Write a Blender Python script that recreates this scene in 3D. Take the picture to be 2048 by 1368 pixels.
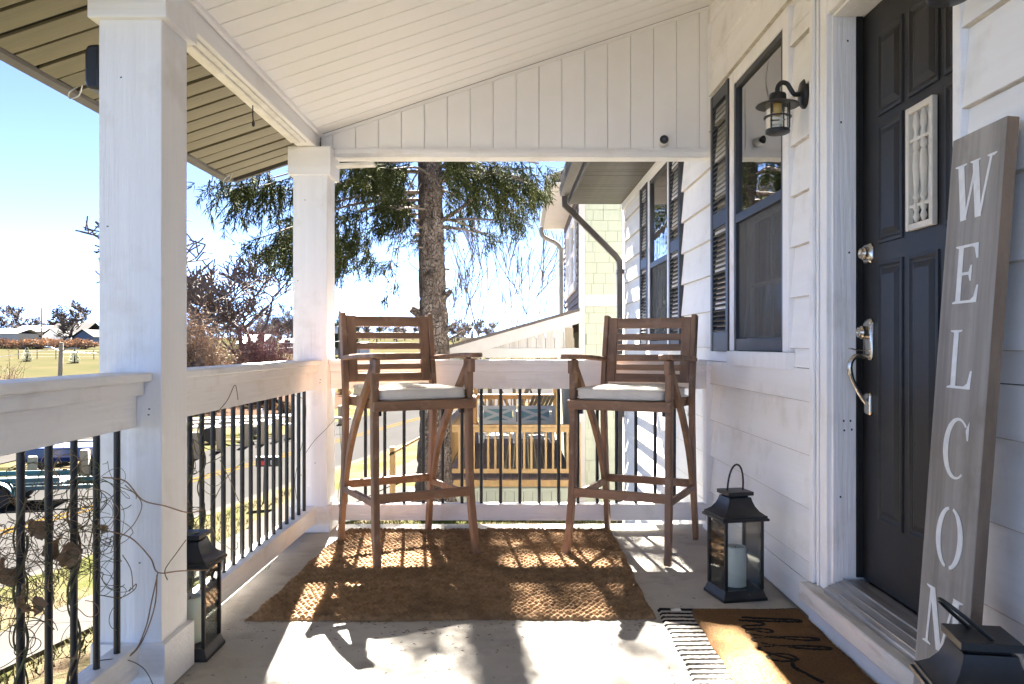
import bpy, math, random
import numpy as np
from mathutils import Vector, Matrix
R = math.radians
for o in list(bpy.data.objects): bpy.data.objects.remove(o)
scene = bpy.context.scene
COL = scene.collection
rng = random.Random(7)
nrg = np.random.default_rng(11)

# ------------------------------------------------------------------ camera
cam_d = bpy.data.cameras.new('camera'); cam = bpy.data.objects.new('camera', cam_d); COL.objects.link(cam)
cam.location = (0, 0, 1.08); cam.rotation_euler = (R(90), 0, 0)
cam_d.sensor_width = 36; cam_d.lens = 36*1650/2048
cam_d.shift_x = -21/2048; cam_d.shift_y = 6/2048
cam_d.clip_start = .05; cam_d.clip_end = 3000
scene.camera = cam

# ------------------------------------------------------------------ sky and sun
SUN_EL, SUN_AZ = R(41), R(-7.5)          # azimuth measured from +Y towards +X
w = bpy.data.worlds.new('World'); scene.world = w; w.use_nodes = True
nt = w.node_tree; nt.nodes.clear()
sky = nt.nodes.new('ShaderNodeTexSky'); sky.sky_type = 'NISHITA'; sky.sun_disc = False
sky.sun_elevation = SUN_EL; sky.sun_rotation = SUN_AZ
sky.air_density = .18; sky.dust_density = 0.0; sky.ozone_density = .6; sky.altitude = 5000
bg = nt.nodes.new('ShaderNodeBackground'); bg.inputs['Strength'].default_value = .05
wo = nt.nodes.new('ShaderNodeOutputWorld')
nt.links.new(sky.outputs[0], bg.inputs[0]); nt.links.new(bg.outputs[0], wo.inputs[0])
sd = bpy.data.lights.new('sun', 'SUN'); sd.energy = 5.0; sd.angle = R(.53); sd.color = (1, .97, .935)
sun = bpy.data.objects.new('sun', sd); COL.objects.link(sun)
sdir = Vector((math.sin(SUN_AZ)*math.cos(SUN_EL), math.cos(SUN_AZ)*math.cos(SUN_EL), math.sin(SUN_EL)))
sun.rotation_euler = sdir.to_track_quat('Z', 'Y').to_euler(); sun.location = (0, 20, 30)
scene.view_settings.view_transform = 'Standard'; scene.view_settings.look = 'None'
scene.view_settings.gamma = 1; scene.view_settings.exposure = 4.72
scene.view_settings.use_curve_mapping = False
scene.view_settings.use_white_balance = True; scene.view_settings.white_balance_temperature = 6950
scene.cycles.max_bounces = 8; scene.cycles.diffuse_bounces = 5; scene.cycles.transparent_max_bounces = 12

# ------------------------------------------------------------------ materials
def pmat(name, col, col2=None, rough=.6, ns=6, st=(1, 1, 1), bump=0, bs=40, bst=(1, 1, 1), metal=0, spec=.5, det=5,
         lo=.35, hi=.65, bd=.01, sub=None, dirt=None, dscale=2.5, dlo=.55, dhi=.8, trans=0, alpha=1):
    m = bpy.data.materials.new(name); m.use_nodes = True
    n = m.node_tree.nodes; l = m.node_tree.links; b = n['Principled BSDF']
    b.inputs['Roughness'].default_value = rough; b.inputs['Metallic'].default_value = metal
    b.inputs['Specular IOR Level'].default_value = spec
    b.inputs['Base Color'].default_value = (*col, 1)
    b.inputs['Transmission Weight'].default_value = trans; b.inputs['Alpha'].default_value = alpha
    tc = n.new('ShaderNodeTexCoord')
    def noise(scale, stretch, detail):
        mp = n.new('ShaderNodeMapping'); mp.inputs['Scale'].default_value = stretch
        l.new(tc.outputs['Object'], mp.inputs[0])
        t = n.new('ShaderNodeTexNoise'); t.inputs['Scale'].default_value = scale; t.inputs['Detail'].default_value = detail
        t.inputs['Roughness'].default_value = .62
        l.new(mp.outputs[0], t.inputs['Vector']); return t
    def mr(t, a, c):
        r = n.new('ShaderNodeMapRange'); r.inputs[1].default_value = a; r.inputs[2].default_value = c
        l.new(t.outputs[0], r.inputs[0]); return r
    def mix(f, a, c):
        x = n.new('ShaderNodeMix'); x.data_type = 'RGBA'; l.new(f.outputs[0], x.inputs[0])
        for s, v in ((6, a), (7, c)):
            if isinstance(v, tuple): x.inputs[s].default_value = (*v, 1)
            else: l.new(v, x.inputs[s])
        return x.outputs[2]
    cur = col
    if col2: cur = mix(mr(noise(ns, st, det), lo, hi), col, col2)
    if dirt: cur = mix(mr(noise(dscale, (1, 1, 1), 8), dlo, dhi), cur, dirt)
    if not isinstance(cur, tuple): l.new(cur, b.inputs['Base Color'])
    if bump:
        t = noise(bs, bst, 6); bn = n.new('ShaderNodeBump'); bn.inputs['Strength'].default_value = bump
        bn.inputs['Distance'].default_value = bd; l.new(t.outputs[0], bn.inputs['Height']); l.new(bn.outputs[0], b.inputs['Normal'])
    return m

W1, W2 = (.87, .855, .84), (.82, .80, .78)
def paint(name, grain, c=W1, c2=W2, bump=.5, dirt=(.60, .55, .47)):
    st = {'x': (.05, 1, 1), 'y': (1, .05, 1), 'z': (1, 1, .05)}[grain]
    return pmat(name, c, c2, .5, 14, st, bump, 80, st, bd=.008, dirt=dirt, dscale=4.5, dlo=.54, dhi=.9)
M = {}
M['paint_z'] = paint('white_paint_upright_grain', 'z', bump=.5)
M['paint_y'] = paint('white_paint_lengthwise_grain', 'y')
M['paint_x'] = paint('white_paint_crosswise_grain', 'x')
M['siding'] = paint('white_siding_paint', 'x', (.87, .855, .83), (.83, .81, .78), .15, (.60, .56, .48))
M['vinyl'] = pmat('white_vinyl', (.87, .85, .835), (.84, .82, .80), .42, 3, bump=.05, bs=200)
M['lumpy'] = pmat('lumpy_white_paint', (.85, .82, .78), (.70, .66, .60), .5, 9, bump=.9, bs=22, bd=.02)
M['gap'] = pmat('dark_gap', (.009, .0085, .008), rough=.9)
M['tan'] = pmat('tan_metal_soffit', (.215, .188, .13), (.15, .132, .092), .34, 2.2, (.4, 1.6, 1), .12, 3, (.6, 4, 1), bd=.03, metal=.15)
M['bronze'] = pmat('dark_bronze_metal', (.055, .046, .04), (.085, .072, .06), .4, 8, metal=.3)
M['eave'] = pmat('brown_vinyl_eave', (.105, .085, .068), (.065, .053, .043), .45, 12, (1, 6, 1))
M['black'] = pmat('black_metal', (.0065, .0065, .007), (.012, .0115, .011), .38, 30, bump=.1, bs=150)
M['blackdirty'] = pmat('dusty_black_metal', (.008, .008, .009), (.016, .0155, .0145), .42, 20, dirt=(.12, .11, .09), dscale=30, dlo=.66, dhi=.8)
M['shutter'] = pmat('charcoal_shutter_plastic', (.019, .0205, .025), (.034, .0365, .043), .42, 25, (1, 1, .3), .25, 60, bd=.004)
M['door'] = pmat('charcoal_door_paint', (.0125, .0118, .0118), (.018, .017, .0165), .42, 9, bump=.12, bs=60, spec=.28, dirt=(.04, .038, .036), dscale=9, dlo=.66, dhi=.85, bd=.004)
M['nickel'] = pmat('satin_nickel', (.62, .56, .47), (.5, .45, .38), .27, 20, metal=1)
M['alu'] = pmat('worn_aluminium', (.52, .51, .49), (.30, .28, .26), .42, 14, (.2, 3, 1), metal=.8)
M['oldwood'] = pmat('peeling_white_sill', (.62, .59, .54), (.36, .31, .25), .7, 9, (.3, 2, 2), .5, 30, lo=.5, hi=.7)
M['stool'] = pmat('weathered_brown_hardwood', (.29, .16, .088), (.155, .08, .042), .56, 16, (1, 1, .12), .35, 60, (1, 1, .1), bd=.004, dirt=(.38, .27, .185), dscale=11, dlo=.57, dhi=.85)
M['stoolx'] = pmat('weathered_brown_hardwood_slat', (.29, .16, .088), (.155, .08, .042), .56, 16, (.12, 1, 1), .35, 60, (.1, 1, 1), bd=.004, dirt=(.38, .27, .185), dscale=11, dlo=.57, dhi=.85)
M['cushion'] = pmat('off_white_canvas', (.70, .665, .60), (.60, .56, .49), .9, 5, bump=.35, bs=7, bd=.03, dirt=(.40, .36, .29), dscale=8, dlo=.6, dhi=.85)
M['wax'] = pmat('ivory_wax', (.74, .73, .62), (.70, .68, .56), .5, 4)
M['wax'].node_tree.nodes['Principled BSDF'].inputs['Subsurface Weight'].default_value = .2
M['signwood'] = pmat('grey_stained_plank', (.36, .325, .285), (.20, .176, .152), .7, 16, (1, 1, .05), .5, 50, (1, 1, .06), bd=.004, dirt=(.17, .148, .128), dscale=7, dlo=.52, dhi=.8)
M['signedge'] = pmat('brown_plank_edge', (.25, .17, .11), (.14, .092, .06), .75, 9, (1, 1, .2), .4, 40)
M['letter'] = pmat('white_letter_paint', (.78, .77, .74), (.68, .67, .64), .6, 40)
M['jute'] = pmat('braided_jute', (.38, .245, .135), (.21, .13, .07), .95, 26, bump=.9, bs=260, bd=.006, spec=.15, dirt=(.15, .092, .05), dscale=4, dlo=.45, dhi=.8)
M['coir'] = pmat('brown_coir', (.23, .13, .06), (.155, .084, .037), 1, 130, bump=1, bs=330, bd=.008, spec=.1, dirt=(.30, .165, .07), dscale=6, dlo=.5, dhi=.8)
M['ink'] = pmat('black_coir_print', (.018, .016, .014), (.04, .034, .028), 1, 200, bump=1, bs=300, bd=.008, spec=.1)
M['bark'] = pmat('scaly_spruce_bark', (.20, .158, .13), (.10, .078, .064), .95, 9, (1, 1, .45), 1, 26, (1, 1, .5), bd=.05, spec=.05, dirt=(.28, .245, .22), dscale=6, dlo=.52, dhi=.75)
M['needles'] = pmat('spruce_needles', (.024, .033, .0135), (.052, .057, .021), .9, 3, spec=.03, det=3)
M['twig'] = pmat('bare_twigs', (.16, .135, .12), (.11, .092, .082), .95, 3, spec=.03)
M['fartwig'] = pmat('far_bare_twigs', (.11, .09, .082), (.075, .062, .058), .9, 1, spec=.1)
M['dryleaf'] = pmat('dry_leaves', (.36, .25, .165), (.22, .14, .09), .9, 30, spec=.05)
M['redtwig'] = pmat('reddish_twigs', (.22, .13, .115), (.16, .085, .08), .9, 2, spec=.1)
M['vine'] = pmat('green_vine', (.085, .10, .035), (.12, .075, .04), .7, 6)
M['evergreen'] = pmat('dark_evergreen', (.045, .065, .03), (.08, .095, .045), .8, 4, spec=.2)
M['newwood'] = pmat('new_yellow_lumber', (.40, .255, .105), (.32, .195, .075), .6, 10, (1, 1, .2), dirt=(.42, .25, .09), dscale=14, dlo=.66, dhi=.8)
M['deck'] = pmat('brown_deck_boards', (.20, .135, .10), (.145, .096, .07), .7, 8, (2, .2, 1))
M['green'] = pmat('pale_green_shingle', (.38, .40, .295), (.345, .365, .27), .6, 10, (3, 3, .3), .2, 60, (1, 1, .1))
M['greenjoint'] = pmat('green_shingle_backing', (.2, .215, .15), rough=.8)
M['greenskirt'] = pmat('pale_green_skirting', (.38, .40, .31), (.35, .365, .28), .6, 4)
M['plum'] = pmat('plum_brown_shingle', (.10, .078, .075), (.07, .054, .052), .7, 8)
M['trimgrey'] = pmat('pale_grey_trim', (.44, .42, .395), (.40, .38, .355), .6, 5)
M['washboard'] = pmat('washed_white_board', (.42, .405, .375), (.33, .31, .28), .7, 7, (2, 2, .2))
M['roof'] = pmat('brown_asphalt_roof', (.11, .09, .08), (.07, .06, .055), .9, 30)
M['greyroof'] = pmat('grey_asphalt_roof', (.05, .0485, .0475), (.038, .037, .0365), .95, 10, spec=.03)
M['greymetal'] = pmat('grey_gutter', (.30, .285, .26), (.24, .23, .21), .4, 4, metal=.2)
M['bluewall'] = pmat('slate_blue_siding', (.10, .15, .24), rough=.7)
M['palewall'] = pmat('pale_siding', (.58, .60, .63), (.54, .56, .59), .7, 3)
M['brickfar'] = pmat('far_tan_wall', (.36, .29, .24), (.31, .24, .2), .8, 3)
M['teal'] = pmat('teal_paint', (.014, .075, .092), (.011, .058, .072), .45, 4, spec=.6)
M['bluepaint'] = pmat('blue_paint', (.012, .035, .15), rough=.3, spec=.6)
M['rubber'] = pmat('tyre_rubber', (.02, .02, .02), rough=.8)
M['rim'] = pmat('silver_rim', (.6, .6, .6), rough=.3, metal=.8)
M['galv'] = pmat('galvanised_steel', (.5, .51, .52), rough=.4, metal=.7)
M['post'] = pmat('weathered_post', (.30, .255, .19), (.22, .185, .135), .9, 8, (1, 1, .2))
M['pole'] = pmat('utility_pole_wood', (.13, .10, .08), rough=.9)
M['red'] = pmat('red_mark', (.5, .03, .025), rough=.5)
M['number'] = pmat('white_digits', (.8, .8, .8), rough=.5)
M['cushblue'] = pmat('pale_blue_cushion', (.30, .50, .55), (.27, .45, .5), .9, 6)
M['whitefurn'] = pmat('white_furniture', (.74, .75, .75), rough=.5)
M['concrete'] = pmat('porch_concrete', (.45, .425, .385), (.37, .345, .305), .88, spec=.12, ns=2.2, bump=.6, bs=90, bd=.006, det=9, dirt=(.24, .215, .18), dscale=7, dlo=.5, dhi=.85)
M['sidewalk'] = pmat('sidewalk_concrete', (.046, .0437, .0405), (.038, .036, .0333), .9, 1.2, bump=.3, bs=20, spec=0)
M['asphalt'] = pmat('road_asphalt', (.030, .0294, .029), (.024, .0236, .0233), .9, .35, (1, .3, 1), .3, 60, det=8, spec=0)
M['lot'] = pmat('lot_asphalt', (.034, .0322, .031), (.027, .0257, .0247), .9, .6, spec=0)
M['yellow'] = pmat('yellow_road_line', (.075, .042, .007), (.055, .034, .010), .9, 4, spec=0)
M['mulch'] = pmat('brown_mulch', (.045, .029, .021), (.03, .02, .015), 1, 2, spec=0)
M['tuft'] = pmat('straw_grass', (.10, .06, .03), (.065, .038, .02), .9, 2, spec=0)
M['blade'] = pmat('grass_blades', (.030, .038, .012), (.060, .051, .030), .8, .9, lo=.4, hi=.6, spec=0)
M['interior'] = pmat('dim_room_wall', (.35, .33, .3), rough=.9)
M['curtain'] = pmat('sheer_curtain', (.66, .65, .62), (.55, .54, .51), .9, 6, (1, 8, .3))
M['screen'] = pmat('window_screen', (.11, .108, .10), rough=.8, alpha=.6)
M['bulb'] = pmat('white_bulb', (.78, .75, .68), rough=.3)
M['brass'] = pmat('amber_socket', (.62, .40, .13), rough=.5)
M['plastic'] = pmat('white_plastic', (.75, .74, .72), rough=.35)
M['redsoil'] = pmat('bare_soil', (.28, .17, .10), (.22, .13, .08), 1, 3)

def glassmat(name, refl, tint, rough=.02, fk=1.6, bk=.12):
    m = bpy.data.materials.new(name); m.use_nodes = True; n = m.node_tree.nodes; l = m.node_tree.links
    n.remove(n['Principled BSDF']); out = n['Material Output']
    tr = n.new('ShaderNodeBsdfTransparent'); tr.inputs[0].default_value = (*tint, 1)
    gl = n.new('ShaderNodeBsdfGlossy'); gl.inputs['Roughness'].default_value = rough
    fr = n.new('ShaderNodeFresnel'); fr.inputs[0].default_value = 1.5
    ad = n.new('ShaderNodeMath'); ad.operation = 'MULTIPLY_ADD'; ad.inputs[1].default_value = fk; ad.inputs[2].default_value = refl
    cl = n.new('ShaderNodeClamp'); mx = n.new('ShaderNodeMixShader')
    l.new(fr.outputs[0], ad.inputs[0]); l.new(ad.outputs[0], cl.inputs[0]); l.new(cl.outputs[0], mx.inputs[0])
    l.new(tr.outputs[0], mx.inputs[1]); l.new(gl.outputs[0], mx.inputs[2])
    t = n.new('ShaderNodeTexNoise'); t.inputs['Scale'].default_value = 3.5; t.inputs['Detail'].default_value = 1
    tc = n.new('ShaderNodeTexCoord'); l.new(tc.outputs['Object'], t.inputs['Vector'])
    bn = n.new('ShaderNodeBump'); bn.inputs['Strength'].default_value = bk; bn.inputs['Distance'].default_value = .02
    l.new(t.outputs[0], bn.inputs['Height']); l.new(bn.outputs[0], gl.inputs['Normal'])
    l.new(mx.outputs[0], out.inputs[0]); return m
M['glass'] = glassmat('window_glass', .30, (.88, .9, .9))
M['lglass'] = glassmat('lantern_glass', .0, (.955, .975, .965), .02, .9, .02)

def terrain_mat():
    m = pmat('lawn_ground', (.036, .038, .0145), (.066, .055, .034), .95, .55, det=9, lo=.38, hi=.6, bump=.8, bs=25, bd=.05, spec=0,
             dirt=(.060, .044, .030), dscale=1.3, dlo=.56, dhi=.7)
    return m
M['lawn'] = terrain_mat()
M['field'] = pmat('dry_field', (.037, .032, .0185), (.026, .0265, .014), .95, .12, det=10, spec=.0)

def stripemat():
    m = bpy.data.materials.new('black_and_white_weave'); m.use_nodes = True; n = m.node_tree.nodes; l = m.node_tree.links
    b = n['Principled BSDF']; b.inputs['Roughness'].default_value = .95; b.inputs['Specular IOR Level'].default_value = .1
    tc = n.new('ShaderNodeTexCoord'); sp = n.new('ShaderNodeSeparateXYZ'); l.new(tc.outputs['Object'], sp.inputs[0])
    nz = n.new('ShaderNodeTexNoise'); nz.inputs['Scale'].default_value = 70; l.new(tc.outputs['Object'], nz.inputs['Vector'])
    a = n.new('ShaderNodeMath'); a.operation = 'MULTIPLY_ADD'; a.inputs[1].default_value = .012; l.new(nz.outputs[0], a.inputs[0]); l.new(sp.outputs[1], a.inputs[2])
    s = n.new('ShaderNodeMath'); s.operation = 'MULTIPLY'; s.inputs[1].default_value = 2*math.pi/.043; l.new(a.outputs[0], s.inputs[0])
    q = n.new('ShaderNodeMath'); q.operation = 'SINE'; l.new(s.outputs[0], q.inputs[0])
    r = n.new('ShaderNodeMapRange'); r.inputs[1].default_value = -.25; r.inputs[2].default_value = .15; l.new(q.outputs[0], r.inputs[0])
    x = n.new('ShaderNodeMix'); x.data_type = 'RGBA'; x.inputs[6].default_value = (.012, .011, .0105, 1); x.inputs[7].default_value = (.40, .37, .33, 1)
    l.new(r.outputs[0], x.inputs[0]); l.new(x.outputs[2], b.inputs['Base Color'])
    bn = n.new('ShaderNodeBump'); bn.inputs['Strength'].default_value = .8; bn.inputs['Distance'].default_value = .006
    n2 = n.new('ShaderNodeTexNoise'); n2.inputs['Scale'].default_value = 220; l.new(tc.outputs['Object'], n2.inputs['Vector'])
    l.new(n2.outputs[0], bn.inputs['Height']); l.new(bn.outputs[0], b.inputs['Normal'])
    return m
M['stripe'] = stripemat()

# ------------------------------------------------------------------ mesh helpers
MW = {}
def _mw(o): return MW.get(o.name, Matrix.Identity(4)) if o else Matrix.Identity(4)
def tag(o, label=None, cat=None, group=None, kind=None):
    if label: o['label'] = label
    if cat: o['category'] = cat
    if group: o['group'] = group
    if kind: o['kind'] = kind
    return o
def thing(name, label, cat, loc=(0, 0, 0), rz=0, group=None):
    o = bpy.data.objects.new(name, None); o.empty_display_size = .1; COL.objects.link(o)
    o.location = loc; o.rotation_euler = (0, 0, rz)
    MW[o.name] = Matrix.Translation(loc) @ Matrix.Rotation(rz, 4, 'Z')
    return tag(o, label, cat, group)
def link(name, mesh, parent=None, loc=(0, 0, 0), rot=(0, 0, 0), scale=(1, 1, 1)):
    o = bpy.data.objects.new(name, mesh); COL.objects.link(o)
    if parent: o.parent = parent
    o.location = loc; o.rotation_euler = rot; o.scale = scale
    L = Matrix.LocRotScale(Vector(loc), o.rotation_euler, Vector(scale))
    MW[o.name] = _mw(parent) @ L
    return o
def copy_tree(o, parent=None):
    c = o.copy(); COL.objects.link(c); c.parent = parent
    for ch in [x for x in COL.objects if x.parent == o]: copy_tree(ch, c)
    return c
class MB:
    def __init__(s): s.v = []; s.f = []
    def add(s, vs, fs):
        k = len(s.v); s.v += [tuple(p) for p in vs]; s.f += [tuple(i+k for i in f) for f in fs]; return s
    def box(s, x0, x1, y0, y1, z0, z1, T=None):
        if x0 > x1: x0, x1 = x1, x0
        if y0 > y1: y0, y1 = y1, y0
        if z0 > z1: z0, z1 = z1, z0
        vs = [(x0, y0, z0), (x1, y0, z0), (x1, y1, z0), (x0, y1, z0), (x0, y0, z1), (x1, y0, z1), (x1, y1, z1), (x0, y1, z1)]
        if T is not None: vs = [T @ Vector(p) for p in vs]
        return s.add(vs, [(3, 2, 1, 0), (4, 5, 6, 7), (0, 1, 5, 4), (1, 2, 6, 5), (2, 3, 7, 6), (3, 0, 4, 7)])
    def ext(s, poly, vec):
        n = len(poly); P = [Vector(p) for p in poly]; vec = Vector(vec)
        nor = Vector((0, 0, 0))
        for i in range(n): nor += P[i].cross(P[(i+1) % n])
        if nor.dot(vec) > 0: P.reverse()
        return s.add(P + [p+vec for p in P], [tuple(range(n)), tuple(range(2*n-1, n-1, -1))] + [(i, i+n, (i+1) % n+n, (i+1) % n) for i in range(n)])
    def loft(s, rings, cap=True, closed=True):
        n = len(rings[0]); vs = [p for r in rings for p in r]; fs = []
        for a in range(len(rings)-1):
            for i in range(n if closed else n-1):
                j = (i+1) % n; fs.append((a*n+i, a*n+j, (a+1)*n+j, (a+1)*n+i))
        if cap: fs += [tuple(range(n-1, -1, -1)), tuple(range((len(rings)-1)*n, len(rings)*n))]
        return s.add(vs, fs)
    def tube(s, pts, rad, n=8, cap=True):
        P = [Vector(p) for p in pts]; m = len(P)
        if not hasattr(rad, '__len__'): rad = [rad]*m
        rings = []; u = None
        for i in range(m):
            t = (P[min(i+1, m-1)]-P[max(i-1, 0)])
            t = t.normalized() if t.length > 1e-9 else Vector((0, 0, 1))
            if u is None:
                u = t.cross(Vector((0, 0, 1)) if abs(t.z) < .9 else Vector((1, 0, 0))).normalized()
            else:
                u = u - t*u.dot(t); u = u.normalized() if u.length > 1e-6 else t.orthogonal().normalized()
            v = t.cross(u)
            rings.append([P[i]+(u*math.cos(2*math.pi*k/n)+v*math.sin(2*math.pi*k/n))*rad[i] for k in range(n)])
        return s.loft(rings, cap)
    def lathe(s, prof, c=(0, 0, 0), n=16, cap=True):
        c = Vector(c)
        return s.loft([[c+Vector((r*math.cos(2*math.pi*k/n), r*math.sin(2*math.pi*k/n), z)) for k in range(n)] for r, z in prof], cap)
    def square(s, prof, c=(0, 0, 0)):
        c = Vector(c)
        return s.loft([[c+Vector((sx*h, sy*h, z)) for sx, sy in ((-1, -1), (1, -1), (1, 1), (-1, 1))] for h, z in prof])
    def sweep(s, pts, wid, thk, side=(1, 0, 0)):
        P = [Vector(p) for p in pts]; S = Vector(side).normalized(); m = len(P); rings = []
        if not hasattr(thk, '__len__'): thk = [thk]*m
        if not hasattr(wid, '__len__'): wid = [wid]*m
        for i in range(m):
            t = (P[min(i+1, m-1)]-P[max(i-1, 0)]).normalized(); nn = S.cross(t).normalized()
            rings.append([P[i]+S*a*wid[i]/2+nn*b*thk[i]/2 for a, b in ((-1, -1), (1, -1), (1, 1), (-1, 1))])
        return s.loft(rings)
    def mesh(s, name, mat, smooth=None):
        me = bpy.data.meshes.new(name); me.from_pydata([tuple(p) for p in s.v], [], s.f)
        for mm in (mat if isinstance(mat, (list, tuple)) else [mat]): me.materials.append(M[mm] if isinstance(mm, str) else mm)
        if smooth is not None:
            me.shade_smooth()
            if smooth < 180: me.set_sharp_from_angle(angle=R(smooth))
        return me
    def build(s, name, mat, parent=None, smooth=None, bevel=None, world=False, seg=2):
        if world and parent is not None:
            I = _mw(parent).inverted(); s.v = [tuple(I @ Vector(p)) for p in s.v]
        o = link(name, s.mesh(name, mat, smooth), parent)
        if bevel:
            b = o.modifiers.new('bevel', 'BEVEL'); b.width = bevel; b.segments = seg; b.limit_method = 'ANGLE'; b.angle_limit = R(40)
            if smooth is None:
                o.data.shade_smooth(); o.data.set_sharp_from_angle(angle=R(35))
        return o
def box(name, mat, parent, x0, x1, y0, y1, z0, z1, bevel=.002, T=None):
    return MB().box(x0, x1, y0, y1, z0, z1, T).build(name, mat, parent, bevel=bevel)
def npmesh(name, V, F, mat, smooth=False):
    """V (n,3), F (m,k) arrays -> mesh"""
    me = bpy.data.meshes.new(name); V = np.asarray(V, dtype=np.float32); F = np.asarray(F, dtype=np.int32); k = F.shape[1]
    me.vertices.add(len(V)); me.vertices.foreach_set('co', V.ravel())
    me.loops.add(F.size); me.loops.foreach_set('vertex_index', F.ravel())
    me.polygons.add(len(F)); me.polygons.foreach_set('loop_start', np.arange(0, F.size, k, dtype=np.int32))
    me.update(calc_edges=True); me.validate()
    if smooth: me.shade_smooth()
    me.materials.append(M[mat]); return me
def smooth_path(pts, n=6):
    P = [Vector(p) for p in pts]; out = []
    for i in range(len(P)-1):
        a, b, c, d = P[max(i-1, 0)], P[i], P[i+1], P[min(i+2, len(P)-1)]
        for k in range(n):
            t = k/n
            out.append(.5*((2*b)+(c-a)*t+(2*a-5*b+4*c-d)*t*t+(3*b-a-3*c+d)*t**3))
    return out+[P[-1]]

M['cream'] = pmat('cream_paint', (.66, .61, .52), (.60, .55, .46), .5, 20)
M['lap_shade_dirt'] = pmat('painted_lap_shadow_and_grime', (.50, .45, .37), (.66, .61, .54), .8, 30)  # edge grime tone, also standing in for the shadow line under each lap

def bark_cracks(m):
    n = m.node_tree.nodes; l = m.node_tree.links; b = n['Principled BSDF']
    tc = n.new('ShaderNodeTexCoord'); mp = n.new('ShaderNodeMapping'); mp.inputs['Scale'].default_value = (1, 1, .55); l.new(tc.outputs['Object'], mp.inputs[0])
    nz = n.new('ShaderNodeTexNoise'); nz.inputs['Scale'].default_value = 9; l.new(mp.outputs[0], nz.inputs['Vector'])
    ad = n.new('ShaderNodeMix'); ad.data_type = 'VECTOR'; ad.inputs[0].default_value = .08; l.new(mp.outputs[0], ad.inputs[4]); l.new(nz.outputs['Color'], ad.inputs[5])
    v = n.new('ShaderNodeTexVoronoi'); v.feature = 'DISTANCE_TO_EDGE'; v.inputs['Scale'].default_value = 30; l.new(ad.outputs[1], v.inputs['Vector'])
    r = n.new('ShaderNodeMapRange'); r.inputs[1].default_value = .0; r.inputs[2].default_value = .10; l.new(v.outputs['Distance'], r.inputs[0])
    x = n.new('ShaderNodeMix'); x.data_type = 'RGBA'; l.new(r.outputs[0], x.inputs[0]); x.inputs[6].default_value = (.075, .057, .046, 1)
    src = b.inputs['Base Color'].links[0].from_socket; l.new(src, x.inputs[7]); l.new(x.outputs[2], b.inputs['Base Color'])
    bn = n.new('ShaderNodeBump'); bn.inputs['Strength'].default_value = .9; bn.inputs['Distance'].default_value = .03; l.new(r.outputs[0], bn.inputs['Height'])
    old = b.inputs['Normal'].links[0].from_socket; l.new(old, bn.inputs['Normal']); l.new(bn.outputs[0], b.inputs['Normal'])
bark_cracks(M['bark'])
# ------------------------------------------------------------------ terrain, road, pavements
def sm(t): t = np.clip(t, 0, 1); return t*t*(3-2*t)
def roadx(Y):
    Y = np.asarray(Y, float)
    return -9.9+.2*(Y-17.8)+np.where(Y > 45, .0035*(np.minimum(Y, 120)-45)**2, 0)
def zroad(Y): return -2.6+.018*np.clip(np.asarray(Y, float)-50, 0, 400)
RW = 3.2
def gz(X, Y):
    X = np.asarray(X, float); Y = np.asarray(Y, float)
    d = X-(roadx(Y)+RW); zr = zroad(Y)
    zup = np.maximum(-.5-.125*np.clip(Y-5, 0, 400), -2.1); zup = np.maximum(zup, zr+.3)
    bank = np.clip((d-3.6)/np.maximum(-1.9-(roadx(Y)+RW+3.6), 2.0), 0, 1)
    near = zr+.13+.05*np.clip(d, 0, 3.6)+(zup-zr-.31)*sm(bank)
    far = zr+.06+.012*np.clip(-d-2*RW, 0, 60)
    return np.where(d > .1, near, np.where(d < -2*RW-.1, far, zr-.03))
def terrain():
    xs = np.concatenate([-np.geomspace(700, 26, 34), np.arange(-25, 12.01, .3), np.geomspace(13, 700, 30)])
    ys = np.concatenate([np.arange(-40, 0, 4), np.arange(0, 50, .5), np.arange(50, 130, 2.5), np.geomspace(132, 1500, 36)])
    X, Y = np.meshgrid(xs, ys); Z = gz(X, Y)
    n = len(xs); mrows = len(ys)
    i = np.arange(n*mrows).reshape(mrows, n)
    F = np.stack([i[:-1, :-1], i[:-1, 1:], i[1:, 1:], i[1:, :-1]], -1).reshape(-1, 4)
    me = npmesh('ground', np.stack([X.ravel(), Y.ravel(), Z.ravel()], 1), F, 'lawn', True)
    me.materials.append(M['field'])
    cy = Y[:-1, :-1].ravel(); cx = X[:-1, :-1].ravel()
    me.polygons.foreach_set('material_index', ((cy > 62) | (cx < -34)).astype(np.int32))
    tag(link('ground', me), 'sloping winter lawn around the houses, running out to dry fields', None, None, 'structure')
terrain()
def strip(name, mat, off0, off1, dz, y0, y1, step=1.0, thick=0, label=None):
    ys = np.arange(y0, y1+.01, step); b = MB(); prev = None
    r0 = []; r1 = []
    for y in ys:
        x = float(roadx(y)); z = float(zroad(y))+dz
        r0.append((x+off0, y, z)); r1.append((x+off1, y, z))
    rings = [[(*a[:2], a[2]-thick), a, c, (*c[:2], c[2]-thick)] for a, c in zip(r0, r1)] if thick else None
    if thick: b.loft(rings)
    else: b.loft([[a, c] for a, c in zip(r0, r1)], cap=False, closed=False)
    o = b.build(name, mat); tag(o, label, None, None, 'structure'); return o
strip('road', 'asphalt', -RW-.1, RW+.1, 0, -20, 200)
for dx in (-.14, .14): strip('road_line', 'yellow', dx-.055, dx+.055, .005, -20, 120)
strip('kerb', 'sidewalk', RW, RW+.42, .13, -20, 120, thick=.25)
b = MB()
for y in np.arange(-20, 60, 1.5):       # pavement in cast squares
    y1 = y+1.488
    P = [(float(roadx(q))+RW+o, q, float(gz(float(roadx(q))+RW+o, q))+.05) for q, o in ((y, 2.15), (y, 3.2), (y1, 3.2), (y1, 2.15))]
    b.ext(P, (0, 0, -.2))
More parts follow.
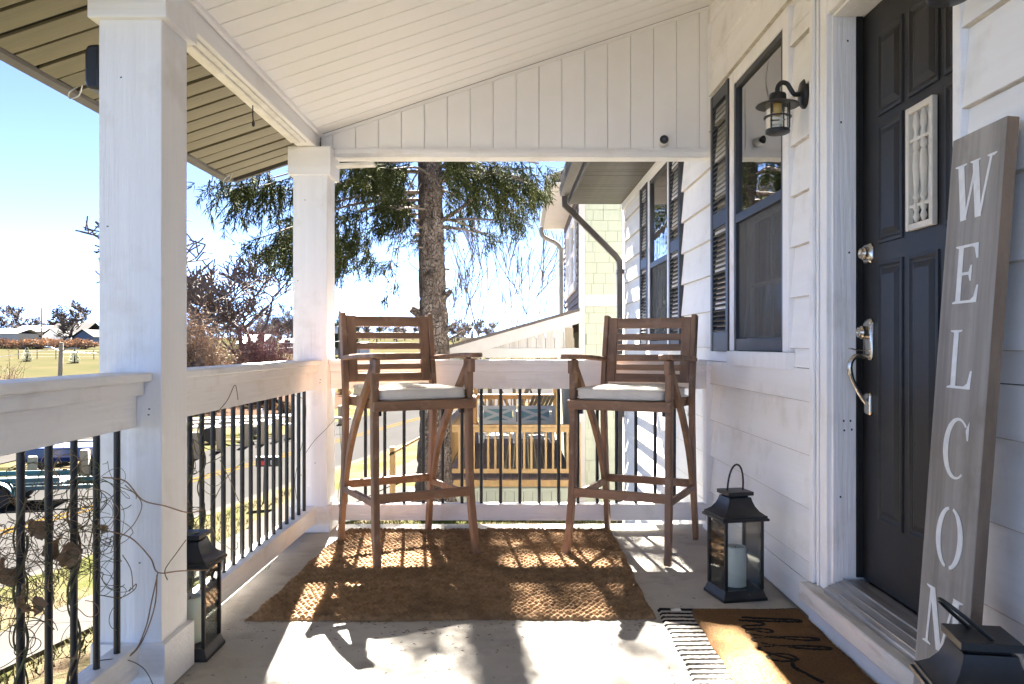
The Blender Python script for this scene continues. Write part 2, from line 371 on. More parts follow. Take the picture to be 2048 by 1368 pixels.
tag(b.build('sidewalk', 'sidewalk'), None, None, None, 'structure')
def sheet(name, mat, poly, dz=.02):
    b = MB(); b.add([(x, y, float(gz(x, y))+dz) for x, y in poly], [tuple(range(len(poly)))])
    return tag(b.build(name, mat), None, None, None, 'structure')
def gridsheet(name, mat, x0, x1, y0, y1, dz, nx=10, ny=16):
    xs = np.linspace(x0, x1, nx); ys = np.linspace(y0, y1, ny); X, Y = np.meshgrid(xs, ys); Z = gz(X, Y)+dz
    i = np.arange(nx*ny).reshape(ny, nx); F = np.stack([i[:-1, :-1], i[:-1, 1:], i[1:, 1:], i[1:, :-1]], -1).reshape(-1, 4)
    return tag(link(name, npmesh(name, np.stack([X.ravel(), Y.ravel(), Z.ravel()], 1), F, mat, True)), None, None, None, 'structure')
gridsheet('parking_lot', 'lot', -32, -15.6, 18, 37, .03)
gridsheet('mulch_bed', 'mulch', -24, -10.5, 41, 58, .03)
gridsheet('driveway', 'sidewalk', -5.2, -2.3, 15.5, 19.5, .03)

# ------------------------------------------------------------------ porch floor
fl = box('porch_floor', 'concrete', None, -1.42, 1.35, -1.25, 4.99, -.16, 0, .012); tag(fl, None, None, None, 'structure')
ft = box('porch_foundation', 'sidewalk', None, -1.36, 1.2, -1.2, 4.93, -1.6, -.16, None); tag(ft, None, None, None, 'structure')

# ------------------------------------------------------------------ columns
def column(y0, zc, ztop, label):
    t = thing('porch_column', label, 'column', (-1.224, y0+.098, 0), 0, 'porch columns')
    w = .098
    box('shaft', 'paint_z', t, -w, w, -w, w, .02, ztop, .003)
    box('plinth', 'paint_x', t, -w-.018, w+.018, -w-.018, w+.018, .003, .152, .003)
    box('capital', 'paint_x', t, -w-.024, w+.024, -w-.024, w+.024, zc, ztop, .003)
    for x, z in ((-.028, 1.915), (.06, .88), (.058, .862), (-.07, 1.45), (.03, .4), (-.05, .33)): box('nail_mark', 'gap', t, x-.0035, x+.0025, -w-.0006, -w+.001, z-.0015, z+.002, None)
    return t
column(2.574, 2.094, 2.219, 'large white wooden porch column nearest the camera')
column(4.752, 2.057, 2.219, 'white corner porch column beside the left bar stool')

# ------------------------------------------------------------------ railings
bal = MB(); bal.lathe([(.0098, .148), (.0098, .835)], n=12); BAL = bal.mesh('baluster', 'black', 40)
shoe = MB(); shoe.lathe([(.013, .1505), (.012, .158), (.0098, .162)], n=12); SHOE = shoe.mesh('baluster_collar', 'black', 40)
def railing(label, p, q, axis, bals):
    t = thing('porch_railing', label, 'railing', (p[0], p[1], 0), 0, 'porch railings'); L = q[0]-p[0] if axis == 'x' else q[1]-p[1]
    m = 'paint_'+axis
    def seg(name, hw, z0, z1, a=0, bb=0, bev=.003):
        if axis == 'x': return box(name, m, t, a, L+bb, -hw, hw, z0, z1, bev)
        return box(name, m, t, -hw, hw, a, L+bb, z0, z1, bev)
    seg('rail_cap', .071, .966, .994, bev=.006); seg('cap_moulding', .046, .924, .9655); seg('top_rail', .022, .823, .9235); seg('bottom_rail', .036, .056, .15)
    for v in bals:
        loc = (v-p[0], 0, 0) if axis == 'x' else (0, v-p[1], 0)
        link('baluster', BAL, t, loc, (0, 0, rng.random()))
    return t
railing('white railing with black balusters and tangled vine, nearest the camera', (-1.224, -.4), (-1.224, 2.572), 'y', [2.49-.1195*k for k in range(22)])
railing('white railing with black balusters along the street, between the two columns', (-1.224, 2.772), (-1.224, 4.75), 'y', [2.922+.1135*k for k in range(16)])
fr = railing('white railing with black balusters across the far end, behind both stools', (-1.124, 4.85), (1.07, 4.85), 'x', [-.242+.1135*k for k in range(-7, 12)])
box('wall_post', 'paint_z', fr, 2.194, 2.255, -.05, .05, .0, .963, .003)

# ------------------------------------------------------------------ porch roof
SL = .3325; ZB = 2.312; XB = -1.19
def zc(x): return ZB+SL*(x-XB)
roof = thing('porch_roof', 'white boarded porch ceiling and gable with tan soffit overhang', 'porch roof', (0, 0, 0))
ceil = MB(); ceil.ext([(-1.19, -1, zc(-1.19)+.012), (1.4, -1, zc(1.4)+.012), (1.4, -1, zc(1.4)+.03), (-1.19, -1, zc(-1.19)+.03)], (0, 5.85, 0)); ceil = ceil.build('ceiling', 'gap', roof)
P = .1376
cb = MB(); cb.ext([(XB, .004, zc(XB)), (1.3, .004, zc(1.3)), (1.3, .004, zc(1.3)+.011), (XB, .004, zc(XB)+.011)], (0, P-.008, 0)); CB = cb.mesh('ceiling_board', 'vinyl')
cb2 = MB(); cb2.ext([(XB, 0, zc(XB)+.004), (1.3, 0, zc(1.3)+.004), (1.3, 0, zc(1.3)+.011), (XB, 0, zc(XB)+.011)], (0, P, 0)); CB2 = cb2.mesh('ceiling_tongue', 'vinyl')
k = 0; y = 4.84-P
while y > -1:
    link('board', CB, ceil, (0, y, 0)); link('board_tongue', CB2, ceil, (0, y, 0)); y -= P
# soffit outside the beam
XO = -1.80; sof = MB(); sof.ext([(XO, -1, zc(XO)+.012), (-1.295, -1, zc(-1.295)+.012), (-1.295, -1, zc(-1.295)+.03), (XO, -1, zc(XO)+.03)], (0, 6.14, 0)); sof = sof.build('soffit', 'gap', roof)
sb = MB(); sb.ext([(XO, .011, zc(XO)), (-1.297, .011, zc(-1.297)), (-1.297, .011, zc(-1.297)+.011), (XO, .011, zc(XO)+.011)], (0, P-.022, 0)); SB = sb.mesh('soffit_board', 'tan')
y = 5.12-P
while y > -1: link('board', SB, sof, (0, y, rng.uniform(-.0006, .0006)), (rng.uniform(-.003, .003), rng.uniform(-.001, .001), 0)); y -= P
# beam
box('beam', 'paint_y', roof, -1.296, -1.19, -1, 4.845, 2.2215, 2.45, .004)
MB().sweep([(-1.255, -1, 2.212), (-1.255, 4.60, 2.212)], .032, .022).build('beam_batten', 'lumpy', roof, bevel=.006)
MB().sweep([(-1.255, -1, 2.2175), (-1.255, 4.62, 2.2175)], .088, .012).build('beam_underside', 'lumpy', roof, bevel=.003)
MB().sweep([(-1.178, -1, 2.308), (-1.178, 4.835, 2.308)], .018, .026).build('ceiling_channel', 'vinyl', roof, bevel=.003)
# roof deck with shingled top and rake
rd = MB(); rd.ext([(XO-.02, -1.1, zc(XO)+.05), (1.6, -1.1, zc(1.6)+.05), (1.6, -1.1, zc(1.6)+.14), (XO-.02, -1.1, zc(XO)+.14)], (0, 6.28, 0)); rd.build('roof_deck', 'roof', roof)
box('gutter', 'bronze', roof, XO-.075, XO-.002, -1, 5.17, zc(XO)-.012, zc(XO)+.11, .012)
MB().ext([(XO, 5.14, zc(XO)-.012), (-1.0, 5.14, zc(-1.0)-.012), (-1.0, 5.14, zc(-1.0)+.12), (XO, 5.14, zc(XO)+.12)], (0, .03, 0)).build('rake_trim', 'bronze', roof)
for y in (1.78, 2.32, 3.28, 4.98):          # bent wire hooks on the gutter edge
    MB().tube(smooth_path([(XO+.03, y, zc(XO)-.004), (XO+.01, y-.02, zc(XO)-.03), (XO-.012, y+.02, zc(XO)-.042), (XO+.02, y+.03, zc(XO)-.028), (XO+.05, y, zc(XO)+.004)]), .0028, 6).build('wire_hook', 'galv', roof, 40)
# gable at the far end
GY = 4.85
gable = MB(); gable.ext([(-1.186, GY+.012, 2.20), (1.117, GY+.012, 2.20), (1.117, GY+.012, zc(1.117)), (-1.186, GY+.012, zc(-1.186))], (0, .06, 0)); gable = gable.build('gable', 'vinyl', roof)
x = -1.12; Pg = .1347; xs = [-1.186]
while x < 1.1: xs.append(x); x += Pg
xs.append(1.112)
for a, c in zip(xs[:-1], xs[1:]):
    a2, c2 = a+.004, c-.004
    MB().ext([(a2, GY, 2.231), (c2, GY, 2.231), (c2, GY, zc(c2)-.004), (a2, GY, zc(a2)-.004)], (0, .011, 0)).build('board', 'vinyl', gable, bevel=.003)
for a in xs[1:-1]:
    MB().ext([(a-.008, GY-.003, 2.231), (a+.002, GY-.003, 2.231), (a+.002, GY-.003, zc(a)-.006), (a-.008, GY-.003, zc(a)-.006)], (0, .006, 0)).build('batten', 'vinyl', gable)
MB().ext([(-1.17, GY-.012, zc(-1.17)-.02), (1.117, GY-.012, zc(1.117)-.02), (1.117, GY-.012, zc(1.117)-.002), (-1.17, GY-.012, zc(-1.17)-.002)], (0, .011, 0)).build('gable_channel', 'vinyl', gable)
box('gable_sill', 'paint_x', roof, -1.1, 1.117, GY-.022, GY+.10, 2.179, 2.2295, .004)
box('gable_ledge', 'paint_x', roof, -1.1, 1.117, GY-.03, GY-.0225, 2.196, 2.216, .002)
box('gable_end_trim', 'vinyl', roof, 1.083, 1.112, GY-.016, GY-.0125, 2.231, 2.98, .002)
MB().box(-1.085, -.86, -.05, .03, -.009, .009, Matrix.Translation((0, GY-.04, 2.168)) @ Matrix.Rotation(R(-2.5), 4, 'Y')).build('loose_board', 'lumpy', roof, bevel=.004)
# hanging wire clip on the beam
hk = thing('wire_clip', 'small black wire clip hanging from the white beam', 'clip', (-1.262, 3.86, 2.2))
MB().tube([(0, 0, .012), (0, 0, -.05), (.003, 0, -.075)], .0028, 6).build('wire', 'black', hk)
MB().lathe([(.002, -.1), (.008, -.092), (.007, -.078), (.003, -.068)], (.003, 0, 0), 8).build('clip_end', 'black', hk, 60)
# black box light on the near column
fx = thing('outdoor_speaker', 'black rounded box fixed high on the outer side of the near column', 'speaker', (-1.323, 2.66, 1.885))
MB().ext([(-.012, -.06, 0), (-.052, -.06, .006), (-.058, -.06, .03), (-.058, -.06, .125), (-.05, -.06, .142), (-.012, -.06, .145)], (0, .12, 0)).build('housing', 'black', fx, bevel=.008, seg=3)
box('bracket', 'bronze', fx, -.012, 0, -.03, .03, .02, .13)
MB().tube(smooth_path([(-.006, 0, .14), (-.012, -.03, .17), (-.004, -.05, .2), (-.006, -.06, .215)]), .003, 6).build('cable', 'post', fx)

# security camera
sc = thing('security_camera', 'small white security camera with black face on the gable boards', 'camera', (.83, GY-.004, 2.27)); sc.scale = (1.25, 1.25, 1.25)
MB().lathe([(.0, -.06), (.02, -.058), (.0235, -.045), (.0235, -.012), (.018, 0)], n=20).build('body', 'plastic', sc, 50).rotation_euler = (R(-90), 0, R(-8))
f = MB(); f.lathe([(0, -.0635), (.017, -.063), (.0205, -.058)], n=20); f = f.build('face', 'black', sc, 50); f.rotation_euler = (R(-90), 0, R(-8))
ln = MB(); ln.lathe([(0, -.0655), (.006, -.065), (.007, -.0625)], n=14); ln = ln.build('lens', 'bronze', sc, 50); ln.rotation_euler = (R(-90), 0, R(-8))
# ------------------------------------------------------------------ the house: frame x = along wall towards camera, -y = out to porch
house = thing('house', 'white lap-sided house wall with dark shuttered windows and charcoal front door', 'house', (1.117, 4.85, 0), R(-88.854))
def hb(name, mat, s0, s1, n0, n1, z0, z1, parent=None, bevel=.002):
    return box(name, mat, parent or house, s0, s1, -n1, -n0, z0, z1, bevel)
S0, S1 = -3.5, 7.2
OPEN = [(.56, 1.33, 1.05, 2.44), (-1.96, -1.19, 1.05, 2.44), (1.80, 2.66, -.2, 2.30)]
wall = MB()
def cells(s0, s1, z0, z1, openings):
    zs = sorted({z0, z1, *[z for o in openings for z in o[2:] if z0 < z < z1]})
    out = []
    for a, c in zip(zs[:-1], zs[1:]):
        cur = [(s0, s1)]
        for o in openings:
            if o[2] < c-1e-6 and o[3] > a+1e-6:
                nx = []
                for p, q in cur:
                    if o[0] > p: nx.append((p, min(q, o[0])))
                    if o[1] < q: nx.append((max(p, o[1]), q))
                cur = [x for x in nx if x[1]-x[0] > .005]
        out += [(p, q, a, c) for p, q in cur]
    return out
for p, q, a, c in cells(S0, S1, -1.4, 2.6, OPEN): wall.box(p, q, .0, .12, a, c)
for p, q, a, c in cells(-.02, S1, 2.6, 3.6, []): wall.box(p, q, .0, .12, a, c)
wall = wall.build('wall', 'gap', house)
def lap(s0, s1, z0, z1, zb, zt, parent):
    # wedge board: out .02 at its foot zb, .005 at its head zt
    n = lambda z: .026-.020*(z-zb)/(zt-zb)
    MB().ext([(s0, -.0005, z0+.003), (s0, -n(z0), z0+.003), (s0, -n(z1), z1), (s0, -.0005, z1)], (s1-s0, 0, 0)).build('siding_board', 'siding', parent)
    if abs(z0-zb) < 1e-6 and -.2 < z0 < 2.6: MB().box(s0, s1, -.0254, -.0005, z0, z0+.0029).build('lap_shadow_strip', 'lap_shade_dirt', parent)  # thin tan strip paints in the lap shadow line, mixed with edge grime
E = .21; z = .015-E*7; first = True
TR = [(.495, 1.395, .985, 2.49), (-2.025, -1.125, .985, 2.49), (1.70, 2.695, .14, 2.39)]
while z < 3.5:
    lo, hi = z, z+E+.002
    s_a = S0+.09 if hi < 2.55 else -.02
    for p, q, a, c in cells(s_a, S1, lo, hi, TR):
        # butt joints give each course separate boards
        cuts = [p]; x = -2.2+((int(round(z*100))*37) % 100)/100*1.4
        while x < q:
            if x > p+.4 and x < q-.4 and c-a > .15 and not (.2 < x < 3): cuts.append(x)
            x += 3.6
        cuts.append(q)
        for u, v in zip(cuts[:-1], cuts[1:]): lap(u+.0007, v-.0007, a, c, lo, hi, house)
    z += E
hb('corner_board', 'paint_z', S0-.025, S0+.088, -.02, .03, -1.4, 2.5)
# room behind the windows
room = MB(); room.box(S0+.05, S1, .12, 4.0, -.1, 2.62)
room.f = [f[::-1] for f in room.f]
room.f.pop(2); room.build('room', 'interior', house)
box('end_wall', 'green' if False else 'siding', house, S0, S0+.04, .0, 5, -1.4, 2.6, None)

def window(s, far=False):
    t = MB(); w0, w1, z0, z1 = s, s+.91, .975, 2.50
    # casing is the part; everything else hangs from it
    t.box(w0, w0+.075, -.034, 0, z0+.075, z1); t.box(w1-.075, w1, -.034, 0, z0+.075, z1)
    t.box(w0+.076, w1-.076, -.032, 0, z1-.065, z1-.001); t.box(w0-.012, w1+.012, -.046, 0, z0, z0+.074)
    win = t.build('window', 'paint_z', house, bevel=.003)
    i0, i1, b0, b1, zm = w0+.076, w1-.076, 1.052, 2.434, 1.73
    fr = MB()
    for a in ((i0, i0+.028), (i1-.028, i1)): fr.box(a[0], a[1], -.030, .0, b0, b1)
    fr.box(i0+.029, i1-.029, -.028, 0, b1-.03, b1); fr.box(i0+.029, i1-.029, -.028, 0, b0, b0+.06); fr.box(i0+.029, i1-.029, -.03, .0, zm-.022, zm+.022)
    fr.build('storm_frame', 'shutter', win, bevel=.002)
    MB().box(i0+.029, i1-.029, -.012, -.009, zm+.023, b1-.031).build('pane', 'glass', win)
    MB().box(i0+.029, i1-.029, -.012, -.011, b0+.061, zm-.023).build('insect_screen', 'screen', win)
    sash = MB(); y0, y1 = .035, .06
    for a in ((i0, i0+.06), (i1-.06, i1)): sash.box(a[0], a[1], y0, y1, b0, b1)
    for a in ((b0, b0+.07), (zm-.03, zm+.03), (b1-.06, b1)): sash.box(i0+.061, i1-.061, y0+.001, y1, a[0], a[1])
    sash.build('sash', 'siding', win, bevel=.003)
    mu = MB(); c = (i0+i1)/2
    mu.box(c-.01, c+.01, .042, .055, b0+.07, zm-.03); mu.box(i0+.06, i1-.06, .043, .054, 1.37, 1.39); mu.box(c-.01, c+.01, .042, .055, zm+.03, b1-.06)
    mu.build('muntin', 'siding', win)
    MB().box(i0+.06, i1-.06, .048, .051, b0+.07, zm-.03).build('pane', 'glass', win)
    MB().tube([(i0+.09, .0, b0+.07), (i0+.2, .01, zm-.04)], .007, 6).build('prop_stick', 'plastic', win)
    n = 50; V = []; F = []
    for k in range(n+1):
        x = i0+.02+(i1-i0-.04)*k/n; yy = .13+.018*math.sin(k*1.35)+.006*math.sin(k*3.1)
        V += [(x, yy, zm+.02 if not far else zm-.1), (x, yy, b1)]
    for k in range(n): F.append((2*k, 2*k+2, 2*k+3, 2*k+1))
    MB().add(V, F).build('curtain', 'curtain', win, smooth=180)
    return win
wn = window(.49); wf = window(-2.03, True)
louv = {}
def shutter(s0, s1, z0=1.045, z1=2.495):
    wd = s1-s0; t = MB(); m = .045; zm0, zm1 = 1.735, 1.82
    t.box(s0, s0+m, -.04, -.002, z0, z1); t.box(s1-m, s1, -.04, -.002, z0, z1)
    t.box(s0+m+.001, s1-m-.001, -.037, -.002, z0, z0+.11); t.box(s0+m+.001, s1-m-.001, -.037, -.002, z1-.07, z1); t.box(s0+m+.001, s1-m-.001, -.037, -.002, zm0, zm1)
    t.box(s0+m+.001, s1-m-.001, -.008, -.003, z0+.11, z1-.07)
    sh = t.build('shutter', 'shutter', house, bevel=.003)
    if 'm' not in louv:
        q = MB(); q.ext([(0, -.034, -.012), (0, -.012, .012), (0, -.010, .017), (0, -.037, -.007)], (wd-2*m-.004, 0, 0)); louv['m'] = q.mesh('louvre', 'shutter')
    for a, c in ((z0+.125, zm0-.008), (zm1+.018, z1-.082)):
        k = int((c-a)/.0262)
        for i in range(k+1): link('slat', louv['m'], sh, (s0+m+.002, 0, a+(c-a)*i/k))
shutter(.11, .478); shutter(-1.115, -.747); shutter(-2.41, -2.042)

# ---- door set
jm = MB()
jm.box(1.80, 1.812, -.012, .13, .20, 2.30); jm.box(2.648, 2.66, -.012, .13, .20, 2.30); jm.box(1.813, 2.647, -.012, .13, 2.288, 2.30)
jm.box(1.69, 1.80, -.03, -.001, .17, 2.41); jm.box(2.66, 2.70, -.03, -.001, .17, 2.41); jm.box(1.801, 2.659, -.028, -.001, 2.302, 2.41)
jm.box(1.665, 1.70, -.045, -.0305, .17, 2.43); jm.box(1.665, 2.71, -.06, -.0305, 2.405, 2.45); jm.box(1.725, 1.738, -.038, -.0305, .17, 2.40)
frame = jm.build('door_frame', 'paint_z', house, bevel=.004)
for n_, z_ in ((.03, .80), (.055, .80), (.032, .765), (.06, .768), (.05, 1.42), (.02, 1.9), (.045, 2.2), (.018, .52)): box('nail_mark', 'gap', frame, 1.8119, 1.8128, n_-.003, n_+.003, z_-.003, z_+.004, None)
stop = MB(); stop.box(1.8125, 1.822, .075, .098, .226, 2.287); stop.build('weather_strip', 'gap', frame)
hb('sill_board', 'oldwood', 1.66, 2.74, -.05, .085, .10, .168, bevel=.006)
hb('sill_skirt', 'siding', 1.66, 2.74, 0.0, .045, -.14, .099)
th = MB(); th.ext([(1.813, -.045, .169), (1.813, -.045, .186), (1.813, .02, .214), (1.813, .10, .219), (1.813, .10, .169)], (.834, 0, 0)); th = th.build('threshold', 'alu', house, bevel=.003)
for q in (.000, .028, .056): MB().box(1.815, 2.645, -.03+q, -.024+q, .19+q*.43, .197+q*.43).build('threshold_rib', 'alu', th)
d0, d1, dz0, dz1, dy = 1.814, 2.646, .222, 2.286, .10
door = MB(); door.box(d0, d1, dy, dy+.04, dz0, dz1)
door = door.build('door', 'door', house, bevel=.003)
cols = [(.142, .30), (.364, .529), (.586, .744)]; rows = [(.47, 1.36), (1.447, 1.845), (1.895, 2.165)]
def panel(x0, x1, z0, z1, name='door_panel'):
    q = MB(); y = dy
    def ring(m, yy): return [(x0+m, yy, z0+m), (x1-m, yy, z0+m), (x1-m, yy, z1-m), (x0+m, yy, z1-m)]
    q.loft([ring(-.012, y-.0005), ring(-.010, y-.006), ring(.0, y-.007), ring(.008, y+.004-.006), ring(.014, y-.0012), ring(.034, y-.010), ring(.036, y-.0105)], cap=False)
    k = len(q.v); q.f.append((k-4, k-3, k-2, k-1))
    return q.build(name, 'door', door, bevel=None)
for i, (a, c) in enumerate(cols):
    for j, (p, q) in enumerate(rows):
        if (i, j) != (1, 1): panel(d0+a, d0+c, p, q)
# small white spindle light in the middle panel
x0, x1, z0, z1 = d0+.362, d0+.531, 1.447, 1.842
sf = MB(); t = .021
sf.box(x0, x0+t, dy-.02, dy-.001, z0, z1); sf.box(x1-t, x1, dy-.02, dy-.001, z0, z1); sf.box(x0+t, x1-t, dy-.019, dy-.001, z0, z0+t); sf.box(x0+t, x1-t, dy-.019, dy-.001, z1-t, z1)
sf = sf.build('spindle_window', 'cream', door, bevel=.003)
MB().box(x0+t, x1-t, dy-.003, dy-.0012, z0+t, z1-t).build('back_panel', 'curtain', sf)
MB().box(x0+t, x1-t, dy-.0042, dy-.0034, z0+t, z0+t+.05).build('pane', 'glass', sf)
for cx in (x0+.062, x1-.062):
    h = z1-z0-2*t; pr = [(.001, .0), (.006, .004), (.011, .02), (.006, .036), (.010, .045), (.010, .065), (.006, .07), (.012, .085), (.006, .1), (.009, .13), (.0125, .19), (.010, .235), (.006, .245), (.011, .25), (.011, .27), (.006, .275), (.01, .29), (.006, .305), (.012, .33), (.009, .355), (.004, .375), (.001, .378)]
    MB().lathe([(r, z0+t+zz/.378*h) for r, zz in pr], (cx, dy-.013, 0), 12).build('spindle', 'cream', sf, 60)
for zz in (z0+t+.055, z0+t+.265): MB().box(x0+t, x1-t, dy-.016, dy-.010, zz-.006, zz+.006).build('spindle_rail', 'cream', sf, bevel=.002)
# hardware
def octa(hw, hh, c=.35):
    return [(-hw, -hh+hw*c*1.2), (-hw+hw*c, -hh), (hw-hw*c, -hh), (hw, -hh+hw*c*1.2), (hw, hh-hw*c*1.2), (hw-hw*c, hh), (-hw+hw*c, hh), (-hw, hh-hw*c*1.2)]
hx = d0+.062
def plate(q, cz, hw, hh, y0, th):
    q.loft([[(hx+x*k, y, cz+z*k) for x, z in octa(hw, hh)] for k, y in ((1, y0), (1, y0-th*.5), (.86, y0-th))])
db = MB(); plate(db, 1.41, .034, .036, dy, .016); db.lathe([(.024, 0), (.024, .012), (.019, .016), (.018, .022), (.013, .022), (.012, .018), (0.001, .018)], n=20)
k = len(db.v)-7*20
db.v[k:] = [(hx+p[0], dy-.015-p[2], 1.41+p[1]) for p in db.v[k:]]
db.build('deadbolt', 'nickel', door, bevel=.0015)
hs = MB(); plate(hs, 1.10, .033, .075, dy, .014)
k = len(hs.v); hs.lathe([(.024, 0), (.024, .02), (.019, .026), (.018, .032), (.012, .032), (.012, .028), (.001, .028)], n=20)
hs.v[k:] = [(hx+p[0], dy-.013-p[2], 1.125+p[1]) for p in hs.v[k:]]
hs = hs.build('handle_set', 'nickel', door, bevel=.0015)
hp_ = MB(); plate(hp_, .868, .024, .042, dy, .014); hp_.build('handle_foot', 'nickel', door, bevel=.0015)
MB().tube(smooth_path([(hx, dy-.01, 1.035), (hx, dy-.05, 1.04), (hx, dy-.072, 1.015), (hx, dy-.07, .97), (hx, dy-.045, .915), (hx, dy-.014, .868)], 5), [.009]*6+[.0095]*10+[.008]*10, 10).build('pull_handle', 'nickel', hs, 60)
MB().sweep(smooth_path([(hx, dy-.01, 1.058), (hx, dy-.05, 1.062), (hx, dy-.075, 1.068)], 4), [.022]*5+[.026]*4, .004).build('thumb_latch', 'nickel', hs, bevel=.0015)

# ---- main eave beyond the porch, gutter, downspout
ev = MB(); EB = []
hb('eave_fascia', 'bronze', S0-.06, -.12, .56, .585, 2.50, 2.68)
eave = hb('eave_soffit', 'gap', S0-.05, -.11, .02, .56, 2.522, 2.54)
lo = MB(); lo.box(0, .074, -.555, -.03, 2.512, 2.5215); LO = lo.mesh('eave_slat', 'eave')
s = S0-.05
while s < -.2: link('board', LO, eave, (s, 0, rng.uniform(0, .002))); s += .079
hb('frieze_board', 'paint_x', S0, -.12, .024, .045, 2.44, 2.511)
MB().ext([(S0-.06, -.586, 2.545), (S0-.06, -.60, 2.545), (S0-.06, -.665, 2.60), (S0-.06, -.672, 2.685), (S0-.06, -.586, 2.685)], (3.36, 0, 0)).build('gutter', 'bronze', house, bevel=.004)
MB().ext([(S0-.1, -.65, 2.69), (S0-.1, 3, 3.95), (S0-.1, 3, 4.05), (S0-.1, -.66, 2.78)], (3.42, 0, 0)).build('main_roof', 'roof', house)
ds = house
dn = MB(); dn.sweep([(S0+.11, -.63, 2.56), (S0+.11, -.628, 2.47), (S0+.10, -.58, 2.43), (S0+.05, -.11, 1.975), (S0+.04, -.072, 1.92), (S0+.04, -.07, 1.85), (S0+.04, -.07, -1.2)], .07, .055)
dn = dn.build('downspout', 'bronze', house, bevel=.008)
hb('downspout_strap', 'bronze', S0-.01, S0+.09, .03, .104, .36, .42, parent=dn)
hb('downspout_band', 'bronze', S0-.005, S0+.085, .03, .102, 1.80, 1.84, parent=dn)

# ------------------------------------------------------------------ wall lanterns
def sconce(y, label):
    x = 1.214-.02*y-.014
    t = thing('wall_lantern', label, 'wall light', (x, y, 2.085), 0, 'wall lanterns by the door')
    cx = -.112
    q = MB(); q.lathe([(.056, 0), (.056, .010), (.046, .02), (.0, .024)], n=28); q.v = [(-p[2], p[0]*.78, p[1]*1.05) for p in q.v]; q.f = [f[::-1] for f in q.f]
    q.build('backplate', 'black', t, 50)
    MB().tube(smooth_path([(-.02, 0, 0), (-.045, 0, .0), (-.06, 0, .02), (-.075, 0, .042), (-.098, 0, .045), (cx, 0, .025), (cx, 0, -.005)], 5), .0095, 10).build('arm', 'black', t, 60)
    MB().lathe([(.0, .004), (.03, .002), (.034, -.004), (.034, -.028), (.04, -.032), (.082, -.042), (.086, -.048), (.083, -.050), (.03, -.040), (.0, -.040)], (cx, 0, 0), 32).build('hood', 'black', t, 50)
    MB().lathe([(.046, -.046), (.047, -.06), (.047, -.145)], (cx, 0, 0), 28, cap=False).build('glass_jar', 'lglass', t, 60)
    MB().lathe([(.016, -.04), (.016, -.085), (.012, -.088)], (cx, 0, 0), 14).build('socket', 'brass', t, 50)
    hp = [Vector((cx+.017*math.cos(a*.55), .017*math.sin(a*.55), -.086-.0016*a)) for a in range(32)]
    MB().tube(hp, .0055, 6).build('bulb', 'bulb', t, 60)
    def torus(z, r, rr): return [Vector((cx+r*math.cos(2*math.pi*k/28), r*math.sin(2*math.pi*k/28), z)) for k in range(29)]
    cg = MB(); cg.tube(torus(-.093, .052, 0), .0033, 6, False)
    for k in range(4):
        a = math.pi/4+k*math.pi/2; c, s_ = math.cos(a), math.sin(a)
        cg.tube([(cx+.051*c, .051*s_, -.045), (cx+.051*c, .051*s_, -.14), (cx+.046*c, .046*s_, -.152)], .0032, 6)
    cg.build('cage', 'black', t, 60)
    MB().lathe([(.038, -.160), (.047, -.156), (.0485, -.148), (.047, -.142), (.038, -.146), (.037, -.156)], (cx, 0, 0), 28).build('bottom_ring', 'black', t, 50)
    return t
sconce(3.305, 'black caged wall lantern with glass jar, beside the window')
sconce(2.03, 'black caged wall lantern above the welcome plank')
